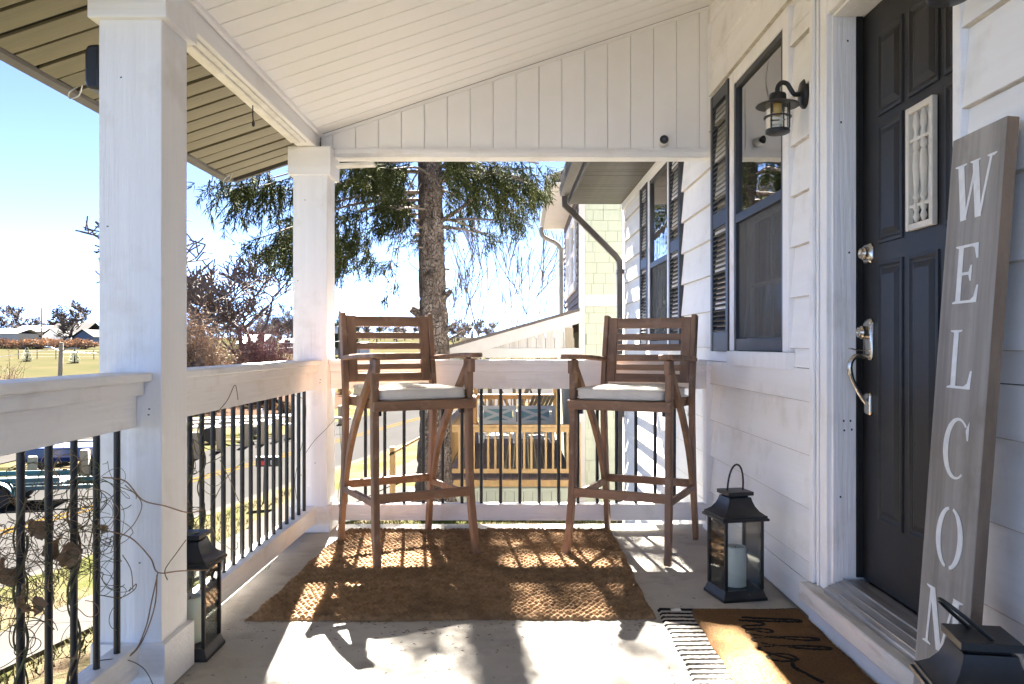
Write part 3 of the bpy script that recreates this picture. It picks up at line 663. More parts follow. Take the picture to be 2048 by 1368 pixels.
# ------------------------------------------------------------------ bar stools
def make_stool(label, loc, rz):
    t = thing('bar_stool', label, 'bar stool', loc, rz, 'pair of slatted wooden bar stools')
    X = .253
    for sx in (-1, 1):
        MB().sweep(smooth_path([(sx*(X+.012), -.325, .001), (sx*(X+.008), -.297, .10), (sx*(X+.003), -.272, .26), (sx*X, -.256, .45), (sx*X, -.25, .74), (sx*X, -.25, .86), (sx*X, -.25, .93)], 4),
                   .033, [.036]*5+[.042]*8+[.046]*6+[.044]*6).build('leg', 'stool', t, bevel=.004)
        MB().sweep(smooth_path([(sx*(X+.004), .30, .001), (sx*X, .262, .25), (sx*X, .232, .55), (sx*X, .222, .78), (sx*X, .245, .98), (sx*X, .292, 1.238)], 4), .028, [.042]*4+[.05]*13+[.052]*4).build('leg', 'stool', t, bevel=.004)
        MB().sweep(smooth_path([(sx*X, -.262, .992), (sx*X, -.232, .955), (sx*X, -.12, .835), (sx*X, .02, .69), (sx*X, .13, .54), (sx*X, .192, .40), (sx*X, .222, .30)], 4), .027, [.062, .058, .052, .048]+[.045]*13+[.038, .034, .03, .026, .024, .022, .02, .012]).build('brace', 'stool', t, bevel=.004)
        arm = MB(); pts = smooth_path([(sx*(X+.004), .25, .992), (sx*(X+.012), .10, 1.0), (sx*(X+.016), -.10, 1.008), (sx*(X+.008), -.25, 1.012), (sx*(X+.002), -.345, 1.013)], 5)
        nn = len(pts); arm.sweep(pts, [.040+.03*min(1, i/(nn*.7)) for i in range(nn-1)]+[.052], .024); arm.build('arm', 'stool', t, bevel=.006)
        box('bracket', 'stool', t, sx*X-.0135, sx*X+.0135, -.30, -.21, .925, .995, .004)
        box('side_rail', 'stool', t, sx*(X-.033)-.011, sx*(X-.033)+.011, -.225, .205, .742, .79, .003)
        MB().sweep([(sx*(X+.001), -.268, .292), (sx*(X+.001), .258, .292)], .022, .034).build('side_stretcher', 'stool', t, bevel=.003)
        box('corner_block', 'black', t, sx*(X-.03)-.012, sx*(X-.03)+.012, -.235, -.215, .715, .742, .002)
    box('front_rail', 'stoolx', t, -X-.018, X+.018, -.300, -.276, .742, .79, .003)
    box('rear_rail', 'stoolx', t, -X+.014, X-.014, .206, .23, .742, .79, .003)
    st = box('seat', 'stoolx', t, -X+.02, X-.02, -.275, .205, .776, .792, .003)
    box('front_stretcher', 'stoolx', t, -X+.012, X-.012, -.282, -.26, .292, .338, .003)
    box('rear_stretcher', 'stoolx', t, -X+.012, X-.012, .246, .266, .292, .334, .003)
    # tilted slatted back
    A = math.atan2(.047+.012, .37); T = Matrix.Translation((0, .222, .865)) @ Matrix.Rotation(-A, 4, 'X')
    w = X-.0155
    back = MB().box(-w+.0525, w-.0525, -.010, .010, 0, .046, T).build('backrest', 'stoolx', t, bevel=.003)
    for q in (-1, 1): MB().box(q*w, q*(w-.052), -.012, .012, 0, .365, T).build('stile', 'stool', back, bevel=.003)
    for z0, z1 in ((.066, .098), (.118, .155), (.178, .214), (.237, .272), (.292, .34)):
        if z0 > .28: z0, z1 = .305, .362
        MB().box(-w+.0525, w-.0525, -.009, .009, z0, z1, T).build('slat', 'stoolx', back, bevel=.003)
    # box cushion with soft corners and piping
    def ringz(z, inset, r=.05):
        o = []; a, b0, b1 = .232-inset, -.285+inset, .19-inset
        for cx, cy, a0 in ((a-r, b1-r, 0), (-a+r, b1-r, 90), (-a+r, b0+r, 180), (a-r, b0+r, 270)):
            for k in range(5):
                an = R(a0+k*22.5); o.append((cx+r*math.cos(an), cy+r*math.sin(an), z))
        return o
    rs = [ringz(.7925, .012), ringz(.796, .003), ringz(.802, -.002), ringz(.806, .001), ringz(.822, .0), ringz(.838, .001), ringz(.843, -.002), ringz(.848, .003), ringz(.853, .02), ringz(.858, .06), ringz(.860, .12)]
    cu = MB(); cu.loft(rs); sd_ = loc[0]*9
    cu.v = [(p[0], p[1], p[2]+(.0035*math.sin(p[0]*19+sd_)+.003*math.sin(p[1]*23+p[0]*11+sd_))*(1 if p[2] > .84 else .4)) for p in (Vector(q) for q in cu.v)]
    cu = cu.build('cushion', 'cushion', t, smooth=60)
    for zz in (.8025, .8425):
        rp = ringz(zz, -.002); MB().tube([(p[0], p[1], p[2]+.0012*math.sin(i*1.9+sd_)) for i, p in enumerate(rp+[rp[0]])], .0032, 5, False).build('piping', 'cushion', cu, smooth=60)
    for sx in (-1, 1): MB().tube(smooth_path([(sx*.215, .19, .80), (sx*.235, .215, .79), (sx*.24, .235, .745), (sx*.225, .24, .70-.02*sx)]), .003, 5).build('tie', 'cushion', cu, smooth=60)
    return t
make_stool('brown slatted bar stool with cushion in front of the spruce trunk', (-.62, 4.355, .016), R(29))
make_stool('brown slatted bar stool with cushion standing beside the house wall', (.60, 4.40, .008), R(-25))

# ------------------------------------------------------------------ lanterns
def lantern(label, loc, rz, s, hangle, hturn=0):
    t = thing('candle_lantern', label, 'lantern', loc, rz, 'black candle lanterns on the porch floor')
    b = MB(); b.square([(.100*s, .0), (.100*s, .012*s), (.096*s, .016*s), (.090*s, .034*s), (.086*s, .044*s), (.0, .044*s)]); b.build('base', 'blackdirty', t, bevel=.0015)
    hp = .082*s
    for sx in (-1, 1):
        for sy in (-1, 1): box('corner_post', 'black', t, sx*hp-.0065*s, sx*hp+.0065*s, sy*hp-.0065*s, sy*hp+.0065*s, .0445*s, .335*s, .001)
    for k in range(4):
        T = Matrix.Rotation(k*math.pi/2, 4, 'Z')
        MB().box(-hp+.007*s, hp-.007*s, hp-.001, hp+.001, .045*s, .334*s, T).build('glass_pane', 'lglass', t)
    MB().square([(.094*s, .334*s), (.106*s, .336*s), (.106*s, .346*s), (.100*s, .347*s), (.100*s, .356*s), (.094*s, .358*s), (.076*s, .372*s), (.062*s, .392*s), (.054*s, .412*s), (.050*s, .428*s), (.0, .428*s)]).build('roof', 'blackdirty', t, bevel=.0012)
    MB().square([(.04*s, .428*s), (.04*s, .437*s)]).build('vent', 'gap', t)
    MB().square([(.058*s, .437*s), (.058*s, .453*s), (.0, .4535*s)]).build('top_plate', 'blackdirty', t, bevel=.0012)
    hd = []
    for k in range(17):
        a = math.pi*k/16; hd.append(Vector((.036*s*math.cos(a), 0, (.115*s)*math.sin(a)**.8)))
    T = Matrix.Translation((0, 0, .452*s)) @ Matrix.Rotation(hturn, 4, 'Z') @ Matrix.Rotation(hangle, 4, 'X')
    MB().tube([T @ p for p in hd], .0042*s, 8).build('handle', 'black', t, 60)
    MB().lathe([(.0, .045*s), (.047*s, .045*s), (.047*s, .205*s), (.044*s, .212*s), (.040*s, .213*s), (.03*s, .203*s), (.006*s, .199*s), (.0, .199*s)], n=28).build('candle', 'wax', t, 50)
    MB().tube([(0, 0, .198*s), (.002, .001, .212*s)], .0014, 5).build('wick', 'black', t)
    return t
lantern('tall black glass lantern with ivory candle below the near window', (.917, 3.559, .001), R(12), 1.0, R(8))
lantern('small black glass lantern with candle tucked behind the near column', (-1.168, 2.895, .001), R(1), .93, R(80))
lantern('black lantern in the near corner in front of the welcome plank', (.965, 1.735, .001), R(-9), 1.04, R(-50), R(105))

# ------------------------------------------------------------------ jute rug
def jute():
    nx, ny, q = 62, 66, 7
    gx, gy = nx*q, ny*q
    u = np.linspace(0, nx, gx+1); v = np.linspace(0, ny, gy+1)
    U, V = np.meshgrid(u, v)
    jitter = nrg.random((ny+2, nx+2))
    iu, iv = np.minimum(U.astype(int), nx-1), np.minimum(V.astype(int), ny-1)
    odd = (iv % 2)*.5
    uu = (U+odd) % 1; vv = V % 1
    H = (np.sin(np.pi*vv)**.7)*(.35+.65*np.abs(np.sin(np.pi*uu))**.8)
    H = H*(.7+.5*jitter[iv, np.minimum((U+odd).astype(int), nx)])
    wob = .006*np.sin(U*.35+1)*np.sin(V*.11)+.004*np.sin(V*.5)
    s, t_ = U/nx, V/ny
    A, B, C, D = np.array([-1.085, 3.215]), np.array([.527, 3.24]), np.array([.515, 4.79]), np.array([-1.02, 4.79])
    Pn = ((1-s)*(1-t_))[..., None]*A+(s*(1-t_))[..., None]*B+(s*t_)[..., None]*C+((1-s)*t_)[..., None]*D
    edge = np.minimum(np.minimum(s*nx, (1-s)*nx), np.minimum(t_*ny, (1-t_)*ny)); e = np.clip(edge/.7, 0, 1)
    Pn[..., 0] += wob; Pn[..., 1] += .005*np.sin(U*.22)+.004*np.sin(U*1.7)*(t_ < .02)+.005*np.sin(U*2.1)*(t_ > .98)
    Z = .002+(.004+.017*H)*np.sqrt(e)+nrg.normal(0, .0006, H.shape)
    Vv = np.stack([Pn[..., 0].ravel(), Pn[..., 1].ravel(), Z.ravel()], 1)
    i = np.arange((gx+1)*(gy+1)).reshape(gy+1, gx+1)
    F = np.stack([i[:-1, :-1], i[:-1, 1:], i[1:, 1:], i[1:, :-1]], -1).reshape(-1, 4)
    o = link('jute_rug', npmesh('jute_rug', Vv, F, 'jute', True)); tag(o, 'thick braided brown jute rug under the two bar stools', 'rug')
    # stray fibres
    m = MB()
    for k in range(420):
        a = rng.random()
        if k < 120: p = Vector((-1.085+1.61*a, 3.215+.02*a, .008))
        else: p = Vector((rng.uniform(-1.05, .5), rng.uniform(3.25, 4.76), .017))
        an = rng.uniform(0, 6.28); L = rng.uniform(.012, .04)
        m.tube([p, p+Vector((math.cos(an)*L*.5, math.sin(an)*L*.5, .006)), p+Vector((math.cos(an+.5)*L, math.sin(an+.5)*L, rng.uniform(-.004, .006)))], .0008, 3)
    tag(m.build('loose_fibres', 'jute', o), kind='stuff')
jute()
# ------------------------------------------------------------------ striped rug and coir mat
def flat_rug(name, mat, x0, x1, y0, y1, z0, h, label, cat, bumps):
    nx, ny = 60, 100
    X, Y = np.meshgrid(np.linspace(x0, x1, nx), np.linspace(y0, y1, ny))
    e = np.minimum(np.minimum(X-x0, x1-X)/.006, np.minimum(Y-y0, y1-Y)/.006); e = np.clip(e, 0, 1)
    Z = z0+.001+h*e+bumps*nrg.normal(0, 1, X.shape)*e+.0025*np.sin(X*9)*np.sin(Y*7)*e
    X = X+.003*np.sin(Y*23); Y = Y+.003*np.sin(X*17)
    i = np.arange(nx*ny).reshape(ny, nx); F = np.stack([i[:-1, :-1], i[:-1, 1:], i[1:, 1:], i[1:, :-1]], -1).reshape(-1, 4)
    return tag(link(name, npmesh(name, np.stack([X.ravel(), Y.ravel(), Z.ravel()], 1), F, mat, True)), label, cat)
sr = flat_rug('striped_rug', 'stripe', .547, 1.118, 2.25, 3.345, 0, .006, 'black and white striped woven rug lying under the hello doormat', 'rug', .0004)
hem = flat_rug('hem', 'ink', .545, 1.12, 3.335, 3.362, 0, .0075, None, None, .0003); hem.parent = sr
lt = MB(); lt.box(.60, .64, 3.322, 3.352, .009, .0105); lt.build('care_label', 'letter', sr)
cm = flat_rug('coir_doormat', 'coir', .675, 1.112, 2.52, 3.318, .008, .013, 'brown coir doormat with hello in black script before the door', 'doormat', .0009)
fz = MB()
for k in range(2600):
    p = Vector((rng.uniform(.68, 1.108), rng.uniform(2.525, 3.313), .021)); an = rng.uniform(0, 6.28); L = rng.uniform(.004, .012)
    fz.add([p+Vector((.0007, 0, 0)), p-Vector((.0007, 0, 0)), p+Vector((math.cos(an)*L, math.sin(an)*L, L*.7))], [(0, 1, 2)])
tag(fz.build('coir_fibres', 'coir', cm), kind='stuff')
# script word: u along reading direction (-Y), v up (+X)
hel = [(-.025, .03), (-.01, .13), (.0, .225), (.012, .245), (.02, .225), (.016, .13), (.006, .01), (.012, .05), (.032, .09), (.052, .085), (.056, .05), (.06, .01), (.078, .005),
       (.10, .035), (.122, .07), (.118, .095), (.10, .098), (.088, .07), (.09, .03), (.112, .003), (.14, .02),
       (.168, .09), (.187, .18), (.186, .235), (.172, .235), (.162, .18), (.162, .08), (.172, .012), (.192, .003), (.215, .03),
       (.243, .10), (.262, .19), (.261, .245), (.247, .245), (.237, .19), (.237, .08), (.247, .012), (.267, .003), (.30, .03),
       (.345, .095), (.325, .10), (.305, .085), (.30, .045), (.318, .008), (.342, .015), (.356, .05), (.35, .09), (.36, .078), (.40, .07), (.44, .09), (.50, .12)]
pts = smooth_path([(.822+v*1.0, 3.175-u*1.18, .0235) for u, v in hel], 5)
ws = [.011+.004*abs(math.sin(i*.23)) for i in range(len(pts))]
lw = MB(); rings = []
for i, p in enumerate(pts):
    t_ = (pts[min(i+1, len(pts)-1)]-pts[max(i-1, 0)]).normalized(); nn = Vector((-t_.y, t_.x, 0)); h = ws[i]/2*(1+rng.uniform(-.12, .12)); zz = Vector((0, 0, .0015+.0005*math.sin(i*1.7)))
    rings.append([p-nn*h-Vector((0, 0, .003)), p-nn*h*.8+zz, p+nn*h*.8+zz, p+nn*h-Vector((0, 0, .003))])
lw.loft(rings); lw.build('script_lettering', 'ink', cm)

# ------------------------------------------------------------------ welcome plank
sg = thing('welcome_sign', 'tall grey wooden plank sign reading WELCOME, leaning beside the door', 'sign', (.987, 2.0, .001))
LEAN = math.atan2(.118, 1.6)
b = MB(); b.box(0, .029, -.1185, .1185, 0, 1.607); pl = b.build('plank', ['signwood'], sg, bevel=.002); pl.rotation_euler = (0, LEAN, 0)
MW[pl.name] = MW[sg.name] @ Matrix.Rotation(LEAN, 4, 'Y')
ed = MB(); ed.box(.001, .028, -.1199, -.119, .001, 1.605); ed.build('plank_edge', 'signedge', pl)
def arc(cx, cy, rx, ry, a0, a1, n=18): return [(cx+rx*math.cos(R(a0+(a1-a0)*k/n)), cy+ry*math.sin(R(a0+(a1-a0)*k/n))) for k in range(n+1)]
def stroke(p, q, w): # slanted stem with horizontal ends
    return [(p[0]-w/2, p[1]), (p[0]+w/2, p[1]), (q[0]+w/2, q[1]), (q[0]-w/2, q[1])]
def serif(cx, y, w, up): # slab with curved feel
    h = .03 if up else -.03
    return [(cx-w/2, y), (cx+w/2, y), (cx+w/2, y+h*.7), (cx+w*.22, y+h*1.5), (cx-w*.22, y+h*1.5), (cx-w/2, y+h*.7)]
def crescent(cx, ry, rx, inner, a0, a1):
    o = arc(cx, .5, rx, ry, a0, a1); i = arc(cx+(.0), .5, inner, ry-.035, a1, a0); return o+i
L_ = {
 'W': [stroke((.26, 0), (.1, 1), .15), stroke((.29, .0), (.47, .86), .055), stroke((.63, 0), (.47, 1), .15), stroke((.66, 0), (.86, 1), .055), serif(.1, 1, .3, False), serif(.47, 1, .26, False), serif(.87, 1, .22, False)],
 'E': [stroke((.22, 0), (.22, 1), .15), [(.22, 1), (.74, 1), (.76, .74), (.71, .74), (.64, .92), (.56, .955), (.22, .955)], [(.22, .53), (.5, .53), (.55, .64), (.59, .64), (.59, .37), (.55, .37), (.5, .48), (.22, .48)],
       [(.22, .045), (.6, .045), (.7, .1), (.77, .29), (.82, .29), (.79, 0), (.22, 0)], serif(.2, 1, .3, False), serif(.2, 0, .3, True)],
 'L': [stroke((.26, 0), (.26, 1), .15), [(.26, .045), (.6, .045), (.7, .1), (.77, .31), (.82, .31), (.79, 0), (.26, 0)], serif(.26, 1, .36, False), serif(.22, 0, .3, True)],
 'C': [arc(.52, .5, .42, .52, 48, 305, 30)+arc(.56, .5, .30, .475, 303, 52, 30), [(.80, .88), (.86, .98), (.86, .66), (.82, .66), (.77, .82)]],
 'O': [arc(.48, .5, .40, .52, 98, 262, 24)+arc(.50, .5, .27, .48, 258, 102, 24), arc(.52, .5, .40, .52, -82, 82, 24)+arc(.50, .5, .27, .48, 78, -78, 24)],
 'M': [stroke((.1, 0), (.14, 1), .055), stroke((.44, 0), (.16, 1), .14), stroke((.47, 0), (.76, 1), .055), stroke((.84, 0), (.80, 1), .14), serif(.1, 0, .22, True), serif(.12, 1, .22, False), serif(.85, 0, .3, True), serif(.84, 1, .24, False)],
}
LH, LWD = .143, .130
for ch, zc_ in zip('WELCOME', (1.475, 1.262, 1.046, .822, .597, .383, .166)):
    zc_ = 1.08+(zc_-1.08)*.964; m = MB(); wd = LWD*(1.36 if ch in 'WM' else 1.12)
    for poly in L_[ch]:
        # reading left to right runs towards the camera (-Y)
        m.ext([(-.0008, (.5-px_)*wd-.006, zc_+(py_-.5)*LH) for px_, py_ in poly], (-.0008-rng.random()*.0003, 0, 0))
    o = m.build('letter', 'letter', pl); o['label'] = 'white painted letter ' + ch

# ------------------------------------------------------------------ vine on the near railing
vn = thing('dead_vine', 'tangle of green and brown vine with dry leaves on the near railing', 'vine', (-1.22, 1.95, .05))
def vine_strand(p0, n, step, seed, curl=.9, zmin=.1, zmax=.75, ylo=1.2, yhi=2.52):
    r = random.Random(seed); p = Vector(p0); d = Vector((r.uniform(-.3, .3), r.uniform(-1, 1), r.uniform(-.5, .7))).normalized(); pts = [p.copy()]; tw = Vector((r.uniform(-1, 1), r.uniform(-.4, .4), r.uniform(-.6, .6)))
    for k in range(n):
        if r.random() < .22: tw = Vector((r.uniform(-1, 1), r.uniform(-1, 1), r.uniform(-1, 1)))
        d = (d+d.cross(tw)*curl*.6+Vector((-(p.x+1.224)*9.0, 0, -.8*max(0, p.z-zmax)*4+.8*max(0, zmin-p.z)*4))*.5)
        if p.y > yhi: d.y -= .5
        if p.y < ylo: d.y += .5
        d.normalize(); p = p+d*step; pts.append(p.copy())
    return pts
vm = [MB(), MB()]
for k in range(165):
    zc0 = rng.gauss(.55, .10); y0 = 1.2+1.22*rng.random()**.8
    pts = vine_strand((-1.224+rng.uniform(-.06, .06), y0, zc0), rng.randint(10, 34), .019, 100+k, 1.0, .42, .68)
    vm[0 if rng.random() < .62 else 1].tube(smooth_path(pts, 2), rng.uniform(.0006, .0014), 4)
for k, y0 in enumerate([2.49-.1195*j for j in (0, 1, 2, 3, 4, 5, 6)]):     # stems winding up the balusters
    if k in (0, 1, 3): continue
    for q in range(2):
        ph = rng.uniform(0, 6); pts = [Vector((-1.224+.015*math.cos(ph+z_*26), y0+.015*math.sin(ph+z_*26), z_)) for z_ in np.arange(.12, .62+.1*q, .012)]
        vm[0].tube(pts, .0036-.001*q, 5)
W = lambda px, py, y: ((px-1045)*y/1650, y, 1.08-(py-690)*y/1650)
lines = [[(205, 955, 2.42), (250, 962, 2.47), (285, 1000, 2.53), (330, 1012, 2.555), (375, 1025, 2.70), (405, 1020, 2.82)],
         [(205, 1060, 2.42), (260, 1075, 2.5), (300, 1115, 2.54), (316, 1145, 2.545), (360, 1142, 2.58), (414, 1140, 2.70)],
         [(316, 1145, 2.545), (304, 1200, 2.54), (290, 1260, 2.53), (262, 1310, 2.50), (190, 1345, 2.40)],
         [(314, 1150, 2.545), (309, 1215, 2.54), (280, 1290, 2.52), (240, 1325, 2.48), (205, 1335, 2.42)],
         [(335, 1160, 2.55), (330, 1140, 2.55), (350, 1110, 2.57), (372, 1080, 2.65)],
         [(250, 970, 2.47), (283, 1005, 2.53), (270, 1045, 2.52), (240, 1075, 2.46)],
         [(200, 1190, 2.4), (240, 1195, 2.46), (268, 1180, 2.5), (272, 1168, 2.51), (258, 1183, 2.5)],
         [(245, 1110, 2.46), (262, 1140, 2.5), (266, 1180, 2.5)],
         [(190, 1322, 2.4), (245, 1318, 2.47), (285, 1335, 2.52), (305, 1368, 2.53), (306, 1390, 2.53)]]
for i, l_ in enumerate(lines): vm[i % 2 if i > 2 else 1].tube(smooth_path([W(*p) for p in l_], 6), .0022 if i < 4 else .0015, 5)
I = Matrix.Translation((-1.22, 1.95, .05)).inverted()
for m, mm in zip(vm, ('vine', 'dryleaf')):
    m.v = [tuple(I @ Vector(p)) for p in m.v]; tag(m.build('vine_stems', mm, vn, smooth=60), kind='stuff')
def leaf(p, L, seed, curl=1.0):
    r = random.Random(seed); m = MB(); n = 7; an = Matrix.Rotation(r.uniform(0, 6.28), 4, 'Z') @ Matrix.Rotation(r.uniform(-.5, .5), 4, 'X') @ Matrix.Rotation(r.uniform(-.4, .4), 4, 'Y')
    rows_ = []
    for k in range(n+1):
        t_ = k/n; wd = L*.42*math.sin(math.pi*min(1, t_*.94+.03))**.7*(1+.22*math.sin(k*2.6+seed)); row = []
        for j in range(-2, 3):
            q = j/2; row.append(Vector((q*wd, L*.18*math.sin(t_*3)*curl+abs(q)*wd*.5*curl+r.uniform(-1, 1)*L*.03, -t_*L+abs(q)*L*.06)))
        rows_.append([Vector(p)+an @ v for v in row])
    m.loft(rows_, cap=False, closed=False); m.v = [tuple(I @ Vector(v)) for v in m.v]
    return m.build('leaf', 'dryleaf', vn, smooth=180)
for px_, py_, y_, L in ((52, 1170, 2.0, .075), (10, 1115, 1.98, .07), (10, 1140, 2.02, .05), (125, 1075, 2.2, .08), (140, 1085, 2.2, .07), (150, 1100, 2.25, .06), (60, 1040, 2.1, .045), (75, 1045, 2.1, .05), (66, 1195, 2.05, .05), (388, 1090, 3.03, .045), (205, 1050, 2.38, .03), (30, 995, 2.05, .03), (165, 1098, 2.28, .06)):
    leaf(W(px_, py_, y_), L, int(px_*7+py_), 1.1)
# second vine on the far part of the street railing
v2 = thing('dry_vine', 'thin dry vine climbing the balusters behind the near column', 'vine', (-1.224, 3.0, .1))
m = MB()
for k in range(26):
    pts = vine_strand((-1.224+rng.uniform(-.03, .03), rng.uniform(2.9, 3.2), rng.uniform(.25, .72)), rng.randint(10, 26), .018, 900+k, 1.0, .2, .75, 2.9, 3.3)
    m.tube(smooth_path(pts, 2), rng.uniform(.001, .002), 4)
for px0 in (379, 403): 
    y0 = 2019.6/(1045-px0); m.tube([Vector((-1.224+.014*math.cos(z_*30), y0+.014*math.sin(z_*30), z_)) for z_ in np.arange(.15, .8, .012)], .003, 5)
for l_ in ([(585, 790, 4.5), (608, 800, 4.62), (612, 830, 4.63), (606, 880, 4.63), (600, 905, 4.6)], [(612, 905, 4.6), (630, 880, 4.68), (655, 855, 4.74), (690, 815, 4.8)], [(600, 905, 4.55), (590, 960, 4.5), (594, 1000, 4.5)], [(520, 1085, 3.95), (533, 1120, 3.96), (528, 1150, 3.97), (541, 1130, 3.96)], [(690, 770, 4.8), (680, 850, 4.8), (684, 930, 4.8), (676, 1000, 4.8), (690, 1040, 4.8)],
           [(430, 830, 3.25), (455, 800, 3.3), (470, 770, 3.3), (476, 800, 3.3)], [(420, 1020, 3.2), (450, 960, 3.3), (490, 920, 3.5)], [(440, 920, 3.2), (460, 960, 3.3), (480, 1005, 3.4), (500, 1015, 3.5)]):
    m.tube(smooth_path([W(*p) for p in l_], 6), .0016, 5)
m.v = [(p[0]+1.224, p[1]-3.0, p[2]-.1) for p in m.v]
tag(m.build('vine_stems', 'vine', v2, smooth=60), kind='stuff')
# litter on the slab
lt = MB()
for k in range(420):
    x = rng.uniform(-1.15, 1.05); y = rng.choice((rng.uniform(2.5, 3.25), rng.uniform(2.4, 4.8), rng.gauss(3.15, .06)))
    if -1.05 < x < .52 and y > 3.24: continue
    an = rng.uniform(0, 6.28); L = rng.uniform(.006, .022); w_ = rng.uniform(.0008, .0016)
    c, s_ = math.cos(an), math.sin(an)
    lt.add([(x-s_*w_, y+c*w_, .0015), (x+s_*w_, y-c*w_, .0015), (x+c*L+s_*w_, y+s_*L-c*w_, .002), (x+c*L-s_*w_, y+s_*L+c*w_, .002), (x+c*L/2, y+s_*L/2, .004)], [(0, 1, 4), (1, 2, 4), (2, 3, 4), (3, 0, 4)])
tag(lt.build('needle_litter', 'pole'), 'scattered dry needles and crumbs on the porch concrete', 'litter', None, 'stuff')
# ------------------------------------------------------------------ spruce
def spruce():
    bx, by = -1.31, 12.0; bz = float(gz(bx, by))-.05
    t = thing('spruce_tree', 'large spruce with scaly trunk and drooping dark branches behind the far railing', 'tree', (bx, by, bz))
    H = 15.5; na, nz = 30, 210
    zs = np.concatenate([np.linspace(0, 5.5, 150), np.linspace(5.6, H, 60)])
    def rad(z): return .205*(1-z/H)**.55+.035*np.clip(1-z/5, 0, 1)+.13*np.exp(-z*2.6)
    V = []
    cell = nrg.random((120, 16))
    for i, z in enumerate(zs):
        for k in range(na):
            a = 2*math.pi*k/na
            plate = cell[int(z*11+.7*math.sin(a*3)) % 120, int((a+.25*math.sin(z*9))/6.283*15) % 16]
            r = rad(z)*(1+.14*(plate-.5)+.05*math.sin(3*a+z*.8)+.03*math.sin(7*a-z*2.1)*(1 if z < 6 else .4)+(.25*math.exp(-z*3.2)*math.sin(5*a+1)))
            V.append((r*math.cos(a)+.03*math.sin(z*.9), r*math.sin(a), z))
    i = np.arange(na*len(zs)).reshape(len(zs), na); j = np.roll(i, -1, 1)
    F = np.stack([i[:-1], j[:-1], j[1:], i[1:]], -1).reshape(-1, 4)
    tr = link('trunk', npmesh('trunk', V, F, 'bark', True), t)
    for (z, a, L, r) in ((3.18, -35, .17, .045), (2.95, 200, .14, .06), (2.72, -20, .2, .02), (2.55, -10, .3, .018), (3.52, -80, .06, .06), (2.8, -100, .05, .07), (4.9, -30, .55, .06), (4.3, -25, .5, .03)):
        c, s_ = math.cos(R(a)), math.sin(R(a)); q = float(rad(z))*.9
        MB().tube([(c*q, s_*q, z), (c*(q+L*.6), s_*(q+L*.6), z+L*.3), (c*(q+L), s_*(q+L), z+L*.55)], [r*1.25, r, r*.85], 8).build('branch_stub', 'bark', tr, smooth=50)
    rr = random.Random(5); TW = []; br = MB(); CROWN = .46; HF = [0]
    def lowf(X): return np.where(X < -1.9, 3.1+(-1.9-X)*.42, np.where(X < -1.0, 2.9+(X+1.9)*.3, np.where(X < .3, 3.75, 3.6+np.maximum(0, X-.8)*.6)))
    def limb(z0, az, L, droop, dens=1.0, hang=1.0):
        pts = []; n = max(6, int(L/.13)); bend = rr.uniform(-.5, .5); w1, w2 = rr.uniform(0, 6), rr.uniform(0, 6); amp = .07*L
        for k in range(n+1):
            u = k/n; a2 = az+bend*u*u
            pts.append(Vector((math.cos(a2)*L*u*(1-.12*u)+amp*u*math.sin(w1+4.5*u), math.sin(a2)*L*u*(1-.12*u)+amp*u*math.sin(w2+5*u), z0+L*.22*u-droop*(u**1.5)*L+.16*L*max(0, u-.6)**1.2+amp*.5*u*math.sin(w1+7*u))))
        m9 = n+1
        if not HF[0] and z0 < 6.2:
            for k, p in enumerate(pts):
                if k > 2 and (p.z-(-.95-bz) < float(lowf(np.array(p.x)))+.1 or p.x > 1.6 or p.x < -3.1): m9 = max(3, k); break
        br.tube(pts[:m9], [.024*(1-.9*k/n)*(.5+L/5) for k in range(m9)], 5)
        for k in range(1, n+1):
            u = k/n
            if u < .12: continue
            d = (pts[k]-pts[k-1]).normalized(); side = d.cross(Vector((0, 0, 1))).normalized()
            for q_ in range(4):
                if rr.random() > .82*dens*(.55+.6*u): continue
                sg_ = rr.choice((-1, 1))
                l = rr.uniform(.22, .62)*(1.15-.5*u)*min(1, L/2.2)*(hang if q_ > 1 else 1)
                if q_ > 1: dd = (side*sg_*rr.uniform(0, .35)+d*rr.uniform(.0, .45)+Vector((0, 0, -1.0))).normalized()
                else: dd = (side*sg_*rr.uniform(.5, 1)+d*rr.uniform(.35, .8)+Vector((0, 0, -rr.uniform(.0, .5)))).normalized()
                q = pts[k]+d*rr.uniform(-.06, .06); m_ = max(3, int(l/.042)); pp = [q.copy()]
                for e in range(m_):
                    dd = (dd+Vector((rr.uniform(-.2, .2), rr.uniform(-.2, .2), rr.uniform(-.18, .06)))).normalized(); q = q+dd*(l/m_); pp.append(q.copy())
                    s2 = dd.cross(Vector((rr.uniform(-1, 1), rr.uniform(-1, 1), rr.uniform(-.4, .4))))
                    if s2.length < .1: continue
                    s2.normalize()
                    for s3 in (-1, 1, -.2):
                        if rr.random() < .1: continue
                        tl = rr.uniform(.07, .19); td = (dd*.9+s2*s3*.7+Vector((0, 0, .1))).normalized(); TW.append((*q, *(q+td*tl), rr.uniform(.0055, .0085), HF[0]))
                    TW.append((*pp[-2], *(pp[-1]+dd*.02), rr.uniform(.007, .010), HF[0]))
                TW.append((*q, *(q+dd*.1), .010, HF[0]))
    # whorls
    z = 4.1
    while z < 15:
        L0 = 3.6*(1-(z-3.6)/13)**.9; n = rr.randint(5, 6) if z < 5.3 else rr.randint(4, 5); a0 = rr.uniform(0, 6.28)
        for k in range(n):
            az = a0+k*6.283/n+rr.uniform(-.5, .5); L = L0*rr.uniform(.55, 1.05)
            limb(z+rr.uniform(-.15, .15), az, L, rr.uniform(.3, .62), (CROWN if z < 7.6 else .8) if z > 5.3 else 1.0)
        z += rr.uniform(.28, .40) if z < 5.3 else rr.uniform(.36, .5)
